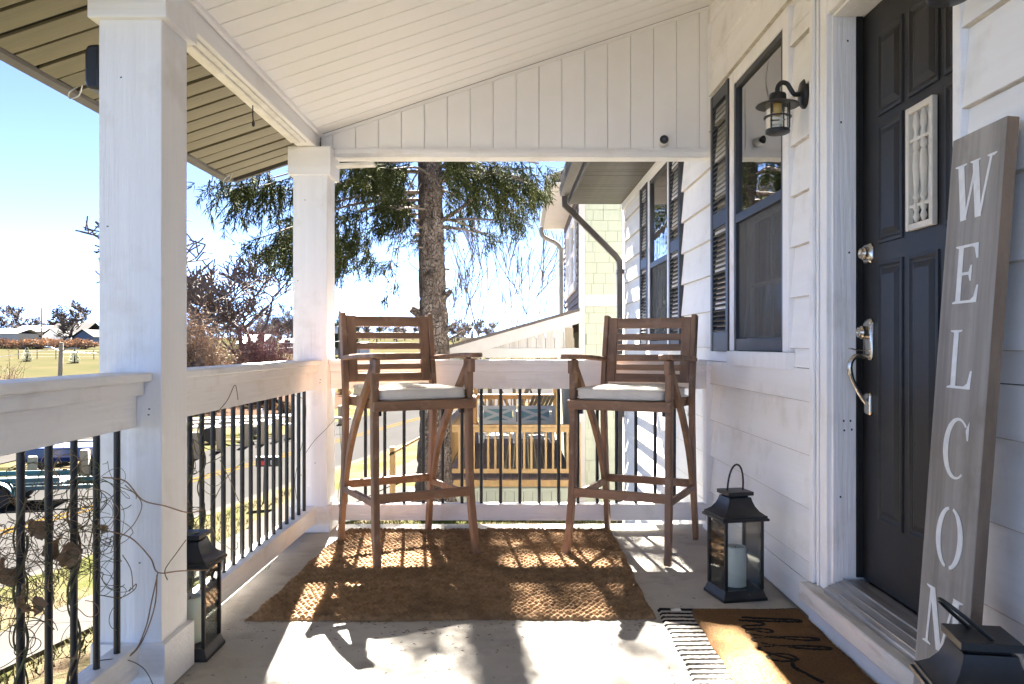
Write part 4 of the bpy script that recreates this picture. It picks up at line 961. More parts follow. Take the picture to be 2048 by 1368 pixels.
    # boughs that hang low over the near lawn
    for az, L, z0, dr, hg in ((180, 3.6, 5.3, .42, 1.3), (192, 3.6, 5.5, .46, 1.4), (205, 3.3, 5.2, .48, 1.4), (170, 3.2, 5.0, .42, 1.2), (186, 3.0, 5.0, .45, 1.4), (350, 2.2, 5.0, .4, 1.2), (330, 2.2, 5.0, .5, 1.2), (10, 2.2, 5.2, .42, 1.2), (186, 3.4, 4.6, .52, 1.2), (200, 3.2, 4.3, .62, 1.5), (212, 3.0, 4.5, .6, 1.5), (228, 2.7, 4.2, .68, 1.5), (245, 2.3, 4.2, .7, 1.4), (176, 2.6, 4.1, .6, 1.4), (196, 2.2, 4.0, .6, 1.5), (222, 1.9, 3.9, .6, 1.3),  (165, 3.0, 4.3, .5, 1.2),
                              (300, 1.6, 3.7, .5, 1.2), (325, 2.1, 4.0, .55, 1.2), (345, 2.2, 4.3, .42, 1.0), (5, 2.1, 4.2, .5, 1.2), (335, 1.3, 3.3, .3, .9), (20, 1.5, 3.6, .4, 1.1)):
        limb(z0, R(az), L, dr, 1.15, hg)
    HF[0] = 1; limb(5.2, R(205), 1.05, 2.55, .45, .8); limb(5.0, R(212), .9, 2.6, .35, .7); HF[0] = 0
    tag(br.build('limbs', 'pole', tr, smooth=60), kind='stuff')
    T = np.array(TW); X_, Z_ = T[:, 0], T[:, 2]-(-.95-bz); hang_ = T[:, 7] > 0
    jit = nrg.normal(0, .12, len(T))
    low = lowf(X_)
    kp = ~((T[:, 1] < .25) & (np.abs(X_-.02) < .29) & (Z_ < 4.75)) & ~((X_ > 1.75+jit) & (Z_ < 6)) & ~((X_ < -3.25+jit) & (Z_ < 6)) & ((Z_ > low+jit) | hang_)
    gap = np.sin(3.3*X_+1.7*np.sin(2.6*Z_))*np.sin(3.7*Z_+1.3*T[:, 1]+1.1*np.sin(2.2*X_)) > np.where(X_ > 0, .22, .5); kp &= ~(gap & (Z_ < 5.5) & ~hang_)
    T = T[kp]; A, B, r = T[:, :3], T[:, 3:6], T[:, 6:7]
    d = B-A; L = np.linalg.norm(d, axis=1, keepdims=True); d = d/np.maximum(L, 1e-6)
    ref = np.where(np.abs(d[:, 2:3]) < .9, np.array([[0, 0, 1.]]), np.array([[1., 0, 0]])); u = np.cross(d, ref); u /= np.linalg.norm(u, axis=1, keepdims=True); v = np.cross(d, u)
    n = len(T); mid = A+d*L*.35
    ring = [mid+r*(math.cos(a)*u+math.sin(a)*v) for a in (0, 2.094, 4.189)]
    Vv = np.stack([A, *ring, B], 1).reshape(-1, 3); k = (np.arange(n)*5)[:, None]
    F = np.concatenate([k+np.array([[0, b_, a_]]) for a_, b_ in ((1, 2), (2, 3), (3, 1))]+[k+np.array([[4, a_, b_]]) for a_, b_ in ((1, 2), (2, 3), (3, 1))], 0)
    link('crown', npmesh('crown', Vv, F, 'needles'), t)
    return n
NT = spruce()

# ------------------------------------------------------------------ bare trees and shrubs
def bare_mesh(seed, H, levels=5, spread=.55, r0=.14, stems=1, up=.25, sides=4, fork=(2, 3), rmin=.008):
    r = random.Random(seed); trunk = MB(); crown = MB()
    def grow(p, d, L, rad, lev):
        n = 4; pts = [p.copy()]; q = p.copy(); dd = d.copy()
        for k in range(n):
            dd = (dd+Vector((r.uniform(-1, 1), r.uniform(-1, 1), r.uniform(-.6, .8)))*.16+Vector((0, 0, up*.15))).normalized(); q = q+dd*L/n; pts.append(q.copy())
        rs = [max(rmin, rad*(1-.45*k/n)) for k in range(n+1)]
        (trunk if lev == 0 else crown).tube(pts, rs, 7 if lev == 0 else (sides if lev < 3 else 3), cap=False)
        if lev >= levels: return
        nk = r.randint(*fork)+(1 if lev > 1 else 0)
        for k in range(nk):
            i = n if k == 0 else r.randint(1, n)
            ax = Vector((r.uniform(-1, 1), r.uniform(-1, 1), r.uniform(-.3, .5))).normalized()
            nd = (dd*(1-spread*.5)+ax*spread*r.uniform(.7, 1.3)+Vector((0, 0, up*.4))).normalized()
            grow(pts[i], nd, L*r.uniform(.6, .85), rs[i]*r.uniform(.5, .75), lev+1)
    for s_ in range(stems):
        a = r.uniform(0, 6.28); grow(Vector((.2*math.cos(a)*(stems > 1), .2*math.sin(a)*(stems > 1), -.1)), Vector((.25*math.cos(a)*(stems > 1), .25*math.sin(a)*(stems > 1), 1)).normalized(), H*.33, r0, 0)
    return trunk, crown
def bare_tree(name, label, x, y, tm, cm_, s=1, rz=0, group=None):
    t = thing(name, label, 'tree', (x, y, float(gz(x, y))), rz, group)
    link('trunk', tm, t, scale=(s, s, s)); link('crown', cm_, t, scale=(s, s, s)); return t
def proto(seed, H, mat, **k):
    a, c = bare_mesh(seed, H, **k); return a.mesh('bare_trunk', mat, 60), c.mesh('bare_crown', mat, 60)
A1 = proto(3, 9, 'twig', levels=5, spread=.5, r0=.10, up=.5, stems=2, rmin=.014, fork=(1, 2))
A2 = proto(8, 9, 'twig', levels=5, spread=.48, r0=.085, up=.55, stems=2, rmin=.014, fork=(1, 2))
G1 = 'slender bare trees beyond the neighbouring porch'
for lab, x, y, p, s_, rz in (('slender bare tree just right of the spruce trunk, beyond the low porch roof', -1.75, 30, A1, .95, .4), ('tall forked bare tree in the middle gap right of the spruce trunk', -.75, 29, A1, 1.05, 2.1),
                             ('bare tree beside the green house eave, rightmost of the slender group', -.15, 31, A2, .9, 1.0), ('slender bare tree half hidden by the spruce trunk', -2.6, 32, A2, .95, 3.0), ('small pale bare tree low behind the sloping porch roof', .9, 55, A1, .8, 5.0)):
    bare_tree('bare_tree', lab, x, y, *p, s_, rz, G1)
B1 = proto(21, 9, 'fartwig', levels=6, spread=.85, r0=.32, up=.1, rmin=.028)
B2 = proto(22, 9, 'fartwig', levels=6, spread=.75, r0=.30, up=.15, rmin=.028)
B3 = proto(29, 9, 'fartwig', levels=6, spread=.7, r0=.26, up=.3, rmin=.03)
bare_tree('bare_tree', 'gnarled bare tree spreading above the brown bush between the columns', -19.4, 50, *B1, 1.75, .5)
bare_tree('bare_tree', 'crooked bare tree leaning right above the reddish bush', -18.6, 56, *B2, 1.5, 2.2)
C1 = proto(31, 9, 'fartwig', levels=6, spread=.8, r0=.32, up=.12, rmin=.05); C2 = proto(32, 9, 'fartwig', levels=6, spread=.7, r0=.3, up=.2, rmin=.055)
bare_tree('bare_tree', 'dark spreading bare tree in front of the blue house', -112, 205, *C1, 1.5, 1.2)
G2 = 'bare trees along the far skyline'
lab2 = ['bare skyline tree at the far left edge of the photo', 'bare skyline tree behind the left utility pole', 'low bare skyline tree above the grey roofed house', 'bare skyline tree just left of the far column', 'bare skyline tree seen right of the leaning bare tree', 'hazy bare skyline tree between the columns, farthest right', 'bare skyline tree right of the far column']
k = 0
for px0, y, s_ in ((8, 250, 1.6), (50, 260, 1.5), (108, 270, 1.3), (150, 280, 1.35), (520, 130, .75), (560, 150, .8), (575, 140, .95)):
    bare_tree('skyline_tree', lab2[k], (px0-1045)*y/1650, y, *((C1, C2)[k % 2] if k < 4 else B3), s_, k*1.3, G2); k += 1
# far wood that reads as one mass
r = random.Random(77); Vs = []; Fs = []; off = 0
wp = []
for sd_ in (41, 42, 43):
    ta, ca = bare_mesh(sd_, 8, levels=5, spread=.8, r0=.25, up=.2, rmin=.07, sides=3); ta.add(ca.v, ca.f)
    F4 = np.array([f for f in ta.f if len(f) == 4]); wp.append((np.array([tuple(p) for p in ta.v]), F4))
for k in range(150):
    V0, F0 = wp[k % 3]; y = r.uniform(270, 390); lo_, hi_ = ((-60, 205), (370, 600), (660, 1000))[(k//3) % 3]; x = (r.uniform(lo_, hi_)-1045)*y/1650; s_ = r.uniform(.7, 1.35); a = r.uniform(0, 6.28)
    c, s2 = math.cos(a), math.sin(a); Vs.append(np.stack([(V0[:, 0]*c-V0[:, 1]*s2)*s_+x, (V0[:, 0]*s2+V0[:, 1]*c)*s_+y, V0[:, 2]*s_*r.uniform(.6, 1)+float(gz(x, y))], 1)); Fs.append(F0+off); off += len(V0)
tag(link('distant_woods', npmesh('distant_woods', np.concatenate(Vs), np.concatenate(Fs), 'fartwig')), 'hazy bare woods along the horizon', 'woods', None, 'stuff')
def shrub(name, label, x, y, rx, ry, h, mat, leafmat, ntw, nlf, seed, lsize=.07, cat='bush'):
    t = thing(name, label, cat, (x, y, float(gz(x, y)))); r = random.Random(seed); m = MB(); TWs = []
    for k in range(ntw):
        a = r.uniform(0, 6.283); q = r.random()**.5; bx, by = rx*.3*q*math.cos(a), ry*.3*q*math.sin(a); e = r.uniform(.55, 1)
        tip = Vector((rx*q*math.cos(a+r.uniform(-.4, .4))*e, ry*q*math.sin(a)*e, h*(1-.55*q*q)*e)); mid = Vector((bx, by, 0)).lerp(tip, .5)+Vector((r.uniform(-.3, .3), r.uniform(-.3, .3), .12*h))
        pts = [Vector((bx, by, 0)), mid, tip]; m.tube(pts, [.02, .013, .006], 3, False); TWs.append(pts)
        for j in range(4):
            p = mid.lerp(tip, r.random()); m.tube([p, p+Vector((r.uniform(-.5, .5), r.uniform(-.5, .5), r.uniform(-.1, .5)))*h*.16], [.009, .004], 3, False)
    m.build('stems', mat, t)
    V = []; F = []
    for k in range(nlf):
        pts = TWs[r.randrange(ntw)]; p = pts[1].lerp(pts[2], r.uniform(-.4, 1))+Vector((r.gauss(0, .12), r.gauss(0, .12), r.gauss(0, .12)))*h*.35
        a = Vector((r.uniform(-1, 1), r.uniform(-1, 1), r.uniform(-1, 1))).normalized(); c = a.orthogonal().normalized(); s_ = lsize*r.uniform(.6, 1.3); i = len(V)
        V += [p-a*s_, p+c*s_*.5, p+a*s_, p-c*s_*.5]; F.append((i, i+1, i+2, i+3))
    if nlf: MB().add(V, F).build('foliage', leafmat, t)
    return t
shrub('shrub', 'dense brown leaved bush right of the near column, above the railing', -18.0, 45, 2.9, 2.2, 6.3, 'twig', 'dryleaf', 420, 7000, 1, .075)
shrub('shrub', 'dark green leaved bush tucked against the near column', -19.2, 44, 1.5, 1.4, 5.4, 'twig', 'evergreen', 150, 3500, 2, .09)
shrub('shrub', 'reddish twiggy bush sloping down toward the far column', -16.6, 52, 3.6, 2.4, 5.6, 'redtwig', 'redtwig', 600, 3500, 3, .06)
shrub('shrub', 'low reddish twigs rising above the near rail at the left edge', -25, 40, 1.6, 1.2, 3.4, 'redtwig', 'dryleaf', 60, 60, 4, .05)
for lab, px0, y in (('brown thicket below the grey shed at the left edge', 12, 170), ('brown hedge in front of the pale roofed house', 62, 165), ('dark thicket under the dark spreading tree', 150, 165), ('brown brush right of the utility pole at the left', 95, 175)):
    shrub('thicket', lab, (px0-1045)*y/1650, y, 7, 3, 2.2, 'fartwig', 'dryleaf', 260, 2200, int(px0), .3)
def conifer(label, px0, y, h, rx):
    x = (px0-1045)*y/1650; t = thing('small_evergreen', label, 'tree', (x, y, float(gz(x, y))), 0, 'small evergreens in the field'); r = random.Random(int(px0)); V = []; F = []
    MB().tube([(0, 0, 0), (0, 0, h*.5)], .08, 5).build('trunk', 'pole', t)
    for k in range(1500):
        z = h*r.random()**1.3; a = r.uniform(0, 6.28); q = rx*(1-z/h)**.8*r.uniform(.6, 1.08)*(.55+.45*min(1, z/h*5)); p = Vector((q*math.cos(a), q*math.sin(a), z)); s_ = h*.06
        d = Vector((math.cos(a), math.sin(a), .5)).normalized()*s_; c = Vector((-math.sin(a), math.cos(a), 0))*s_*.4; i = len(V); V += [p-c, p+d, p+c, p-d*.5+Vector((0, 0, s_*.4))]; F.append((i, i+1, i+2, i+3))
    MB().add(V, F).build('crown', 'evergreen', t)
conifer('small round evergreen in the field, left of the leaning post', 54, 100, 1.7, .8)
conifer('small round evergreen in the field, right of the leaning post', 149, 95, 1.6, .75)
shrub('evergreen_tree', 'dark green tree on the skyline just right of the far column', (690-1045)*120/1650, 120, 2.6, 2, 6.5, 'fartwig', 'evergreen', 120, 3500, 61, .28, 'tree')

# straw coloured grass mounds
def mound_mesh(seed, n=260):
    r = random.Random(seed); V = []; F = []
    for k in range(n):
        a = r.uniform(0, 6.28); e = r.random()**.6; h = r.uniform(.55, 1)*(1-.35*e); w_ = .02; d = Vector((math.cos(a), math.sin(a), 0)); s_ = Vector((-d.y, d.x, 0))*w_
        p0 = d*.1*e; p1 = d*.4*e+Vector((0, 0, h*.7)); p2 = d*.75*e+Vector((0, 0, h*.62-.25*e)); i = len(V); V += [p0-s_, p0+s_, p1+s_, p1-s_, p2]; F += [(i, i+1, i+2, i+3), (i+3, i+2, i+4)]
    m = MB(); m.add(V, F); return m.mesh('grass_mound', 'tuft')
MM = [mound_mesh(1), mound_mesh(2)]; r = random.Random(4); k = 0
for q in range(26):
    x = r.uniform(-22, -11.2); y = r.uniform(41.5, 57.5); s_ = r.uniform(.65, 1.05)
    tag(link('grass_mound', MM[q % 2], None, (x, y, float(gz(x, y))), (0, 0, r.uniform(0, 6)), (s_, s_, s_)), 'rounded straw coloured grass mound in the mulch bed across the road', 'grass mound', 'straw grass mounds in the mulch bed')
for i, (px0, y) in enumerate(((50, 32), (8, 30))):
    x = (px0-1045)*y/1650; tag(link('grass_mound', MM[i], None, (x, y, float(gz(x, y))), (0, 0, i), (1.1, 1.1, .9)), ('straw grass clump across the lot under the near rail', 'straw grass clump at the left edge beyond the trailers')[i], 'grass mound')

# lawn blades on the slopes by the house
def blades():
    n = 52000; X = np.concatenate([nrg.uniform(-7.5, -1.6, n*2//3), nrg.uniform(-3.5, 1.0, n-n*2//3)]); Y = np.concatenate([nrg.uniform(1.5, 20, n*2//3), nrg.uniform(5.2, 13.4, n-n*2//3)])
    d = X-(roadx(Y)+RW); keep = (d > .5) & ((d < 2.1) | (d > 3.3)) & ~((Y > 15.4) & (X > -5.3)) & (np.sin(X*2.1+1.3*np.sin(Y*.9))*np.sin(Y*1.7+X) > -.45)
    X, Y = X[keep], Y[keep]; Z = gz(X, Y); n = len(X); a = nrg.uniform(0, 6.28, n); h = nrg.uniform(.025, .075, n); w_ = .006
    c, s_ = np.cos(a)*w_, np.sin(a)*w_; lx, ly = nrg.normal(0, .03, n), nrg.normal(0, .03, n)
    V = np.stack([np.stack([X-c, Y-s_, Z], 1), np.stack([X+c, Y+s_, Z], 1), np.stack([X+lx, Y+ly, Z+h], 1)], 1).reshape(-1, 3)
    tag(link('lawn_grass', npmesh('lawn_grass', V, np.arange(3*n).reshape(-1, 3), 'blade')), 'thin patchy winter grass on the bank beside the porch', 'grass', None, 'stuff')
blades()

# ------------------------------------------------------------------ neighbouring house
nb = thing('neighbour_house', 'pale green shingled house with sloping white porch roof next door', 'house', (0, 0, 0))
NX, NY = .96, 13.8
b = MB(); b.box(NX, 7.5, NY, 18.85, -1.7, 3.74); b.box(NX, 7.5, 18.85, 22, -1.7, 1.4); b.build('wall', 'greenjoint', nb)
# end wall shingles facing the porch
r = random.Random(9); z = -1.55; E2 = .176; row = 0
while z < 3.6:
    if 1.72 < z+.09 < 1.93: z = 1.93; continue
    x = NX+.10-r.uniform(0, .2); row += 1
    while x < 2.3:
        w_ = r.choice((.17, .2, .24, .28)); a, c = max(x, NX+.09), x+w_-.006; zt = z+E2-.004; zt = min(zt, 1.718) if z < 1.72 else zt
        if c-a > .02 and zt-z > .05:
            o = r.uniform(0, .006)
            MB().ext([(a, NY, z+r.uniform(0, .003)), (a, NY-.028-o, z), (a, NY-.012, zt), (a, NY, zt)], (c-a, 0, 0)).build('shingle', 'green', nb)
        x += w_
    z += E2
box('trim_band', 'trimgrey', nb, NX+.085, 2.4, NY-.04, NY-.001, 1.722, 1.928, .004)
box('corner_board', 'trimgrey', nb, NX-.02, NX+.085, NY-.045, NY+.06, -1.6, 3.74, .004)
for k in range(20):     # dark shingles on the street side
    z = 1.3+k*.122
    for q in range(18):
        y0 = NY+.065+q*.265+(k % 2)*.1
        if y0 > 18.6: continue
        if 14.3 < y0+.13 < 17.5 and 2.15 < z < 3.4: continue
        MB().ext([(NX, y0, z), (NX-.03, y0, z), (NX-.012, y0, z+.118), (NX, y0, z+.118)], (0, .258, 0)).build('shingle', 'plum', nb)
for y0 in (14.45, 16.05):
    wv = MB(); a, c, z0, z1 = y0, y0+1.35, 2.12, 3.42
    wv.box(NX-.05, NX, a, a+.12, z0, z1); wv.box(NX-.05, NX, c-.12, c, z0, z1); wv.box(NX-.049, NX, a+.12, c-.12, z1-.12, z1); wv.box(NX-.07, NX, a-.03, c+.03, z0-.08, z0+.07); wv.box(NX-.04, NX, a+.12, c-.12, 2.74, 2.8)
    wv = wv.build('window', 'whitefurn', nb, bevel=.004)
    box('pane', 'glass', wv, NX-.02, NX-.012, a+.12, c-.12, z0+.07, z1-.12, None); box('room_dark', 'gap', wv, NX-.011, NX-.006, a+.12, c-.12, z0+.07, z1-.12, None)
nr = MB(); nr.ext([(.50, 13.45, 3.74), (4.4, 13.45, 5.6), (8.2, 13.45, 3.74), (8.2, 13.45, 3.86), (4.4, 13.45, 5.74), (.50, 13.45, 3.86)], (0, 5.35, 0)); nr = nr.build('roof', 'roof', nb)
MB().ext([(NX, NY, 3.74), (7.5, NY, 3.74), (4.3, NY, 5.5)], (0, .1, 0)).build('gable_wall', 'green', nb)
box('eave_soffit', 'trimgrey', nb, .50, NX-.001, 13.46, 18.78, 3.71, 3.738, None)
box('rake_board', 'trimgrey', nb, .47, .5, 13.45, 18.8, 3.70, 3.87, None)
MB().ext([(.468, 13.45, 3.72), (.40, 13.45, 3.77), (.39, 13.45, 3.87), (.468, 13.45, 3.87)], (0, 5.38, 0)).build('gutter', 'greymetal', nb)
MB().tube(smooth_path([(.43, 18.72, 3.74), (.43, 18.72, 3.62), (.50, 18.72, 3.52), (.75, 18.75, 3.40), (.86, 18.78, 3.28), (.88, 18.79, 3.1), (.88, 18.79, 1.5)], 5), .05, 8).build('downspout', 'greymetal', nb, smooth=60)
# sloping porch roof with boarded gable end
def zp(x): return 1.63+.283*(x-.93)
rf = MB(); rf.ext([(-1.62, 13.40, zp(-1.62)), (NX-.03, 13.40, zp(NX-.03)), (NX-.03, 13.40, zp(NX-.03)+.05), (-1.62, 13.40, zp(-1.62)+.05)], (0, 8.9, 0)); rf = rf.build('porch_roof', 'roof', nb)
MB().ext([(-1.55, 13.42, zp(-1.55)-.20), (NX-.022, 13.42, zp(NX)-.20), (NX-.022, 13.42, zp(NX)-.004), (-1.55, 13.42, zp(-1.55)-.004)], (0, .04, 0)).build('rake_board', 'trimgrey', nb)
x = -.95
while x < .70:
    c = x+.148
    MB().ext([(x, 13.52, 1.03), (c-.008, 13.52, 1.03), (c-.008, 13.52, max(1.034, zp(c)-.195)), (x, 13.52, max(1.032, zp(x)-.195))], (0, .02, 0)).build('board', 'washboard', nb); x = c
box('gable_backing', 'post', nb, -1.0, .85, 13.541, 13.56, 1.02, 1.2, None)
box('gable_post', 'post', nb, .71, .83, 13.50, 13.60, 1.03, 1.36, None)
box('porch_beam', 'trimgrey', nb, -1.45, NX-.025, 13.46, 13.6, .87, 1.028, .004)
box('porch_side_beam', 'trimgrey', nb, -1.42, -1.30, 13.61, 22.1, .80, .95, .004)
# deck
dk = thing('neighbour_deck', 'raised deck with new yellow lumber railing on the neighbouring porch', 'deck', (0, 0, 0))
ZD = -1.13
box('skirt_band', 'greenskirt', dk, -1.5, NX-.03, 13.50, 13.53, -1.32, -1.15, None)
x = -1.5
while x < NX-.1: box('skirt_board', 'greenskirt', dk, x, x+.146, 13.51, 13.53, -2.1, -1.322, None); x += .152
x = -1.3; DB = MB().box(0, .135, 13.5, 22.1, ZD-.03, ZD).mesh('deck_board', 'deck')
while x < NX-.15: link('deck_board', DB, dk, (x, 0, 0)); x += .142
box('deck_edge', 'newwood', dk, -1.33, NX-.03, 13.44, 13.495, ZD-.10, ZD+.005, None)
def nrail(p, q, name='rail'):
    # top rail, bottom rail and pickets between two points
    p = Vector(p); q = Vector(q); d = q-p; L = d.length; rot = math.atan2(d.y, d.x)
    T = Matrix.Translation((p.x, p.y, ZD)) @ Matrix.Rotation(rot, 4, 'Z')
    for z0, z1, w_ in ((.86, .90, .065), (.775, .86, .022), (.10, .17, .022)): MB().box(0, L, -w_, w_, z0, z1, T).build('rail', 'newwood', dk)
    n = int(L/.113)
    for k in range(1, n): MB().box(k*L/n-.018, k*L/n+.018, -.018, .018, .171, .774, T).build('picket', 'newwood', dk)
nrail((-1.16, 13.6, 0), (.86, 13.6, 0)); nrail((-1.22, 21.9, 0), (.86, 21.9, 0)); nrail((-1.25, 13.7, 0), (-1.25, 21.8, 0))
for x, y, z1 in ((-1.25, 13.6, .80), (.91, 13.6, -.2), (-1.25, 22.0, .80), (-1.25, 17.8, .8), (.86, 22.0, .8)): box('post', 'newwood', dk, x-.05, x+.05, y-.05, y+.05, ZD-.3, z1, .004)
# stair posts and handrail to the left
for x, y in ((-1.75, 14.6), (-2.3, 14.6)): box('stair_post', 'newwood', dk, x-.045, x+.045, y-.045, y+.045, -2.2, -.35 if x > -2 else -.72, .004)
MB().sweep([(-1.3, 14.6, -.28), (-2.35, 14.6, -.86)], .09, .04, (0, 1, 0)).build('stair_rail', 'newwood', dk)
for k in range(4): box('stair_tread', 'deck', dk, -1.6-.28*k, -1.32-.28*k, 14.6, 16, ZD-.2*k-.22, ZD-.2*k-.18, None)
# bench with crossed back
bn = thing('deck_bench', 'white bench with two crossed back panels and pale blue cushions on the deck', 'bench', (-.13, 18.6, ZD))
def xpan(x0, x1):
    p = MB(); z0, z1 = .10, .84; t = .07
    for a in ((x0, x0+t), (x1-t, x1)): p.box(a[0], a[1], -.03, .03, z0-.1, z1)
    for a in ((z0, z0+t), (.44, .44+t), (z1-t, z1)): p.box(x0+t, x1-t, -.028, .028, a[0], a[1])
    for za, zb in ((z0+t, .44), (.44+t, z1-t)):
        for s_ in (1, -1):
            xa, xb = (x0+t, x1-t) if s_ > 0 else (x1-t, x0+t); p.sweep([(xa, -.006*s_, za), (xb, -.006*s_, zb)], .03, .06, (0, 1, 0))
    return p
xpan(-.86, -.01).build('back_panel', 'whitefurn', bn); xpan(.01, .86).build('back_panel', 'whitefurn', bn)
box('seat', 'whitefurn', bn, -.84, .84, .05, .62, .36, .42)
for x in (-.8, .8): box('arm', 'whitefurn', bn, x-.05, x+.05, .04, .66, .0, .62)
for x in (-.42, .42):
    box('cushion', 'cushblue', bn, x-.32, x+.32, .05, .2, .45, .80, .04); box('seat_cushion', 'cushblue', bn, x-.36, x+.36, .2, .6, .421, .52, .04)
dc = thing('deck_chair', 'dark slatted chair leaning back at the far end of the deck', 'chair', (.45, 20.6, ZD), R(25))
for k in range(6): MB().sweep([(-.3+k*.1, .3, .3), (-.3+k*.11, -.25, .95)], .08, .02).build('back_slat', 'bronze', dc)
for k in range(5): box('seat_slat', 'bronze', dc, -.3, .3, .3+k*.1, .38+k*.1, .32+k*.02, .34+k*.02)
for x in (-.32, .32):
    for y in (.3, .75): box('leg', 'bronze', dc, x-.03, x+.03, y-.03, y+.03, 0, .5)
    box('arm', 'bronze', dc, x-.06, x+.06, .1, .85, .5, .53)

# ------------------------------------------------------------------ street furniture
def G(px, py, z=-2.54):     # ground point seen at that place in the photograph
    y = 1650*(1.08-z)/(py-690); return ((px-1045)*y/1650, y)
posts = [((62, 976), 'wooden bollard in front of the teal trailer, left of the near column'), ((172, 958), 'wooden bollard beside the blue trailer, just left of the near column'), ((391, 914), 'broad wooden bollard right of the near column'), ((440, 899), 'second wooden bollard right of the near column'), ((490, 890), 'third wooden bollard right of the near column'),
         ((524, 885), 'wooden bollard beyond the mailbox'), ((553, 879), 'wooden bollard just right of the mailbox'), ((580, 872), 'wooden bollard nearest the far column'), ((682, 845), 'grey green bollard right of the far column')]
for (p, lab) in posts:
    x, y = G(*p); z = float(gz(x, y)); q = MB(); q.square([(.105, -.2), (.105, .86), (.09, .89)]); o = q.build('bollard', 'post', None, bevel=.01); o.location = (x, y, z); o.rotation_euler = (R(rng.uniform(-3, 3)), R(rng.uniform(-3, 3)), rng.uniform(0, 1)); tag(o, lab, 'bollard', 'wooden bollards along the road')
mbx, mby = G(537, 1006, -2.42); mz = float(gz(mbx, mby))
mb = thing('mailbox', 'black mailbox with red flag on thin posts by the kerb', 'mailbox', (mbx, mby, mz), R(8))
for dx in (-.11, .10): MB().tube([(dx, 0, -.1), (dx*.8, 0, .82)], .016, 6).build('post', 'black', mb)
q = MB(); q.ext([(-.26, -.09, .82), (-.26, .09, .82)]+[(-.26, .09*math.cos(a), .95+.09*math.sin(a)) for a in np.linspace(0, math.pi, 9)], (.52, 0, 0)); bxo = q.build('box', 'black', mb)
box('flag', 'red', mb, -.2, -.06, -.103, -.094, .86, .95, None)
for xx in (.08, .145):
    dg = MB(); dg.box(xx-.018, xx-.008, -.097, -.092, .87, .95); dg.box(xx+.008, xx+.018, -.097, -.092, .87, .95); dg.box(xx-.018, xx+.018, -.0972, -.0918, .942, .952); dg.box(xx-.018, xx+.018, -.0972, -.0918, .866, .876); dg.build('digit', 'number', mb)
def wheel(t, x, y, r, wd, mat='rim'):
    q = MB(); q.lathe([(r*.62, -wd/2), (r*.95, -wd/2), (r, -wd*.35), (r, wd*.35), (r*.95, wd/2), (r*.62, wd/2)], n=28); q.v = [(p[0]+x, p[2]+y, p[1]+r) for p in q.v]; ty = q.build('wheel', 'rubber', t, 40)
    q = MB(); q.lathe([(0.01, -wd*.30), (r*.2, -wd*.36), (r*.25, -wd*.2), (r*.52, -wd*.22), (r*.62, -wd*.44), (r*.64, wd*.44), (.01, wd*.3)], n=28); q.v = [(p[0]+x, p[2]+y, p[1]+r) for p in q.v]; q.build('rim', mat, ty, 30)
    for k in range(5):
        a = k*2*math.pi/5; MB().sweep([(x+.06*math.cos(a), y-wd*.4, r+.06*math.sin(a)), (x+r*.58*math.cos(a), y-wd*.42, r+r*.58*math.sin(a))], .02, .05, (0, 1, 0)).build('spoke', mat, ty)
x, y = G(20, 1000); tz = float(gz(x, y))
t1 = thing('utility_trailer', 'teal trailer with silver wheel parked across the road, at the left edge', 'trailer', (x, y, tz), R(12))
wheel(t1, 0, -.75, .27, .2); wheel(t1, 0, .75, .27, .2)
fnd = MB(); fnd.loft([[(.40*math.cos(a), -.92, .26+.36*math.sin(a)), (.40*math.cos(a), -.60, .26+.36*math.sin(a)), (.37*math.cos(a), -.60, .26+.33*math.sin(a)), (.37*math.cos(a), -.92, .26+.33*math.sin(a))] for a in np.linspace(.15, math.pi-.15, 14)]); fnd.build('fender', 'teal', t1, 40)
for yy in (-.62, .62): MB().box(-1.6, 1.9, yy-.04, yy+.04, .40, .50).build('frame_rail', 'teal', t1, bevel=.006)
for xx in (-1.5, -.7, .5, 1.2): box('cross_member', 'teal', t1, xx-.04, xx+.04, -.579, .579, .41, .49, None)
box('bed', 'teal', t1, -1.55, 1.3, -.58, .58, .505, .56, .006); box('side_board', 'teal', t1, -1.55, 1.25, -.62, -.585, .565, .68, .01); box('side_board', 'teal', t1, -1.55, 1.25, .585, .62, .565, .68, .01)
MB().sweep([(1.85, -.6, .45), (2.9, 0, .45)], .06, .09, (0, 0, 1)).build('tongue', 'teal', t1); MB().sweep([(1.85, .6, .45), (2.9, 0, .45)], .06, .09, (0, 0, 1)).build('tongue', 'teal', t1)
MB().tube([(2.85, 0, .45), (3.1, 0, .5)], .05, 8).build('coupler', 'galv', t1)
x, y = G(120, 962); t2 = thing('blue_trailer', 'blue trailer with dark tyre parked between the bollards', 'trailer', (x, y+1.2, float(gz(x, y+1.2))), R(14))
wheel(t2, .3, -.7, .27, .2, 'black'); wheel(t2, .3, .7, .27, .2, 'black')
MB().loft([[(-1.4, -.62*s_, .42+h), (1.0, -.62*s_, .42+h), (1.6, -.3*s_, .46+h), (1.6, .3*s_, .46+h), (1.0, .62*s_, .42+h), (-1.4, .62*s_, .42+h)] for s_, h in ((.8, 0), (1, .12), (1, .38), (.94, .40))]).build('body', 'bluepaint', t2, bevel=.02)
MB().tube([(1.5, 0, .5), (2.6, 0, .46)], .05, 8).build('tongue', 'galv', t2)
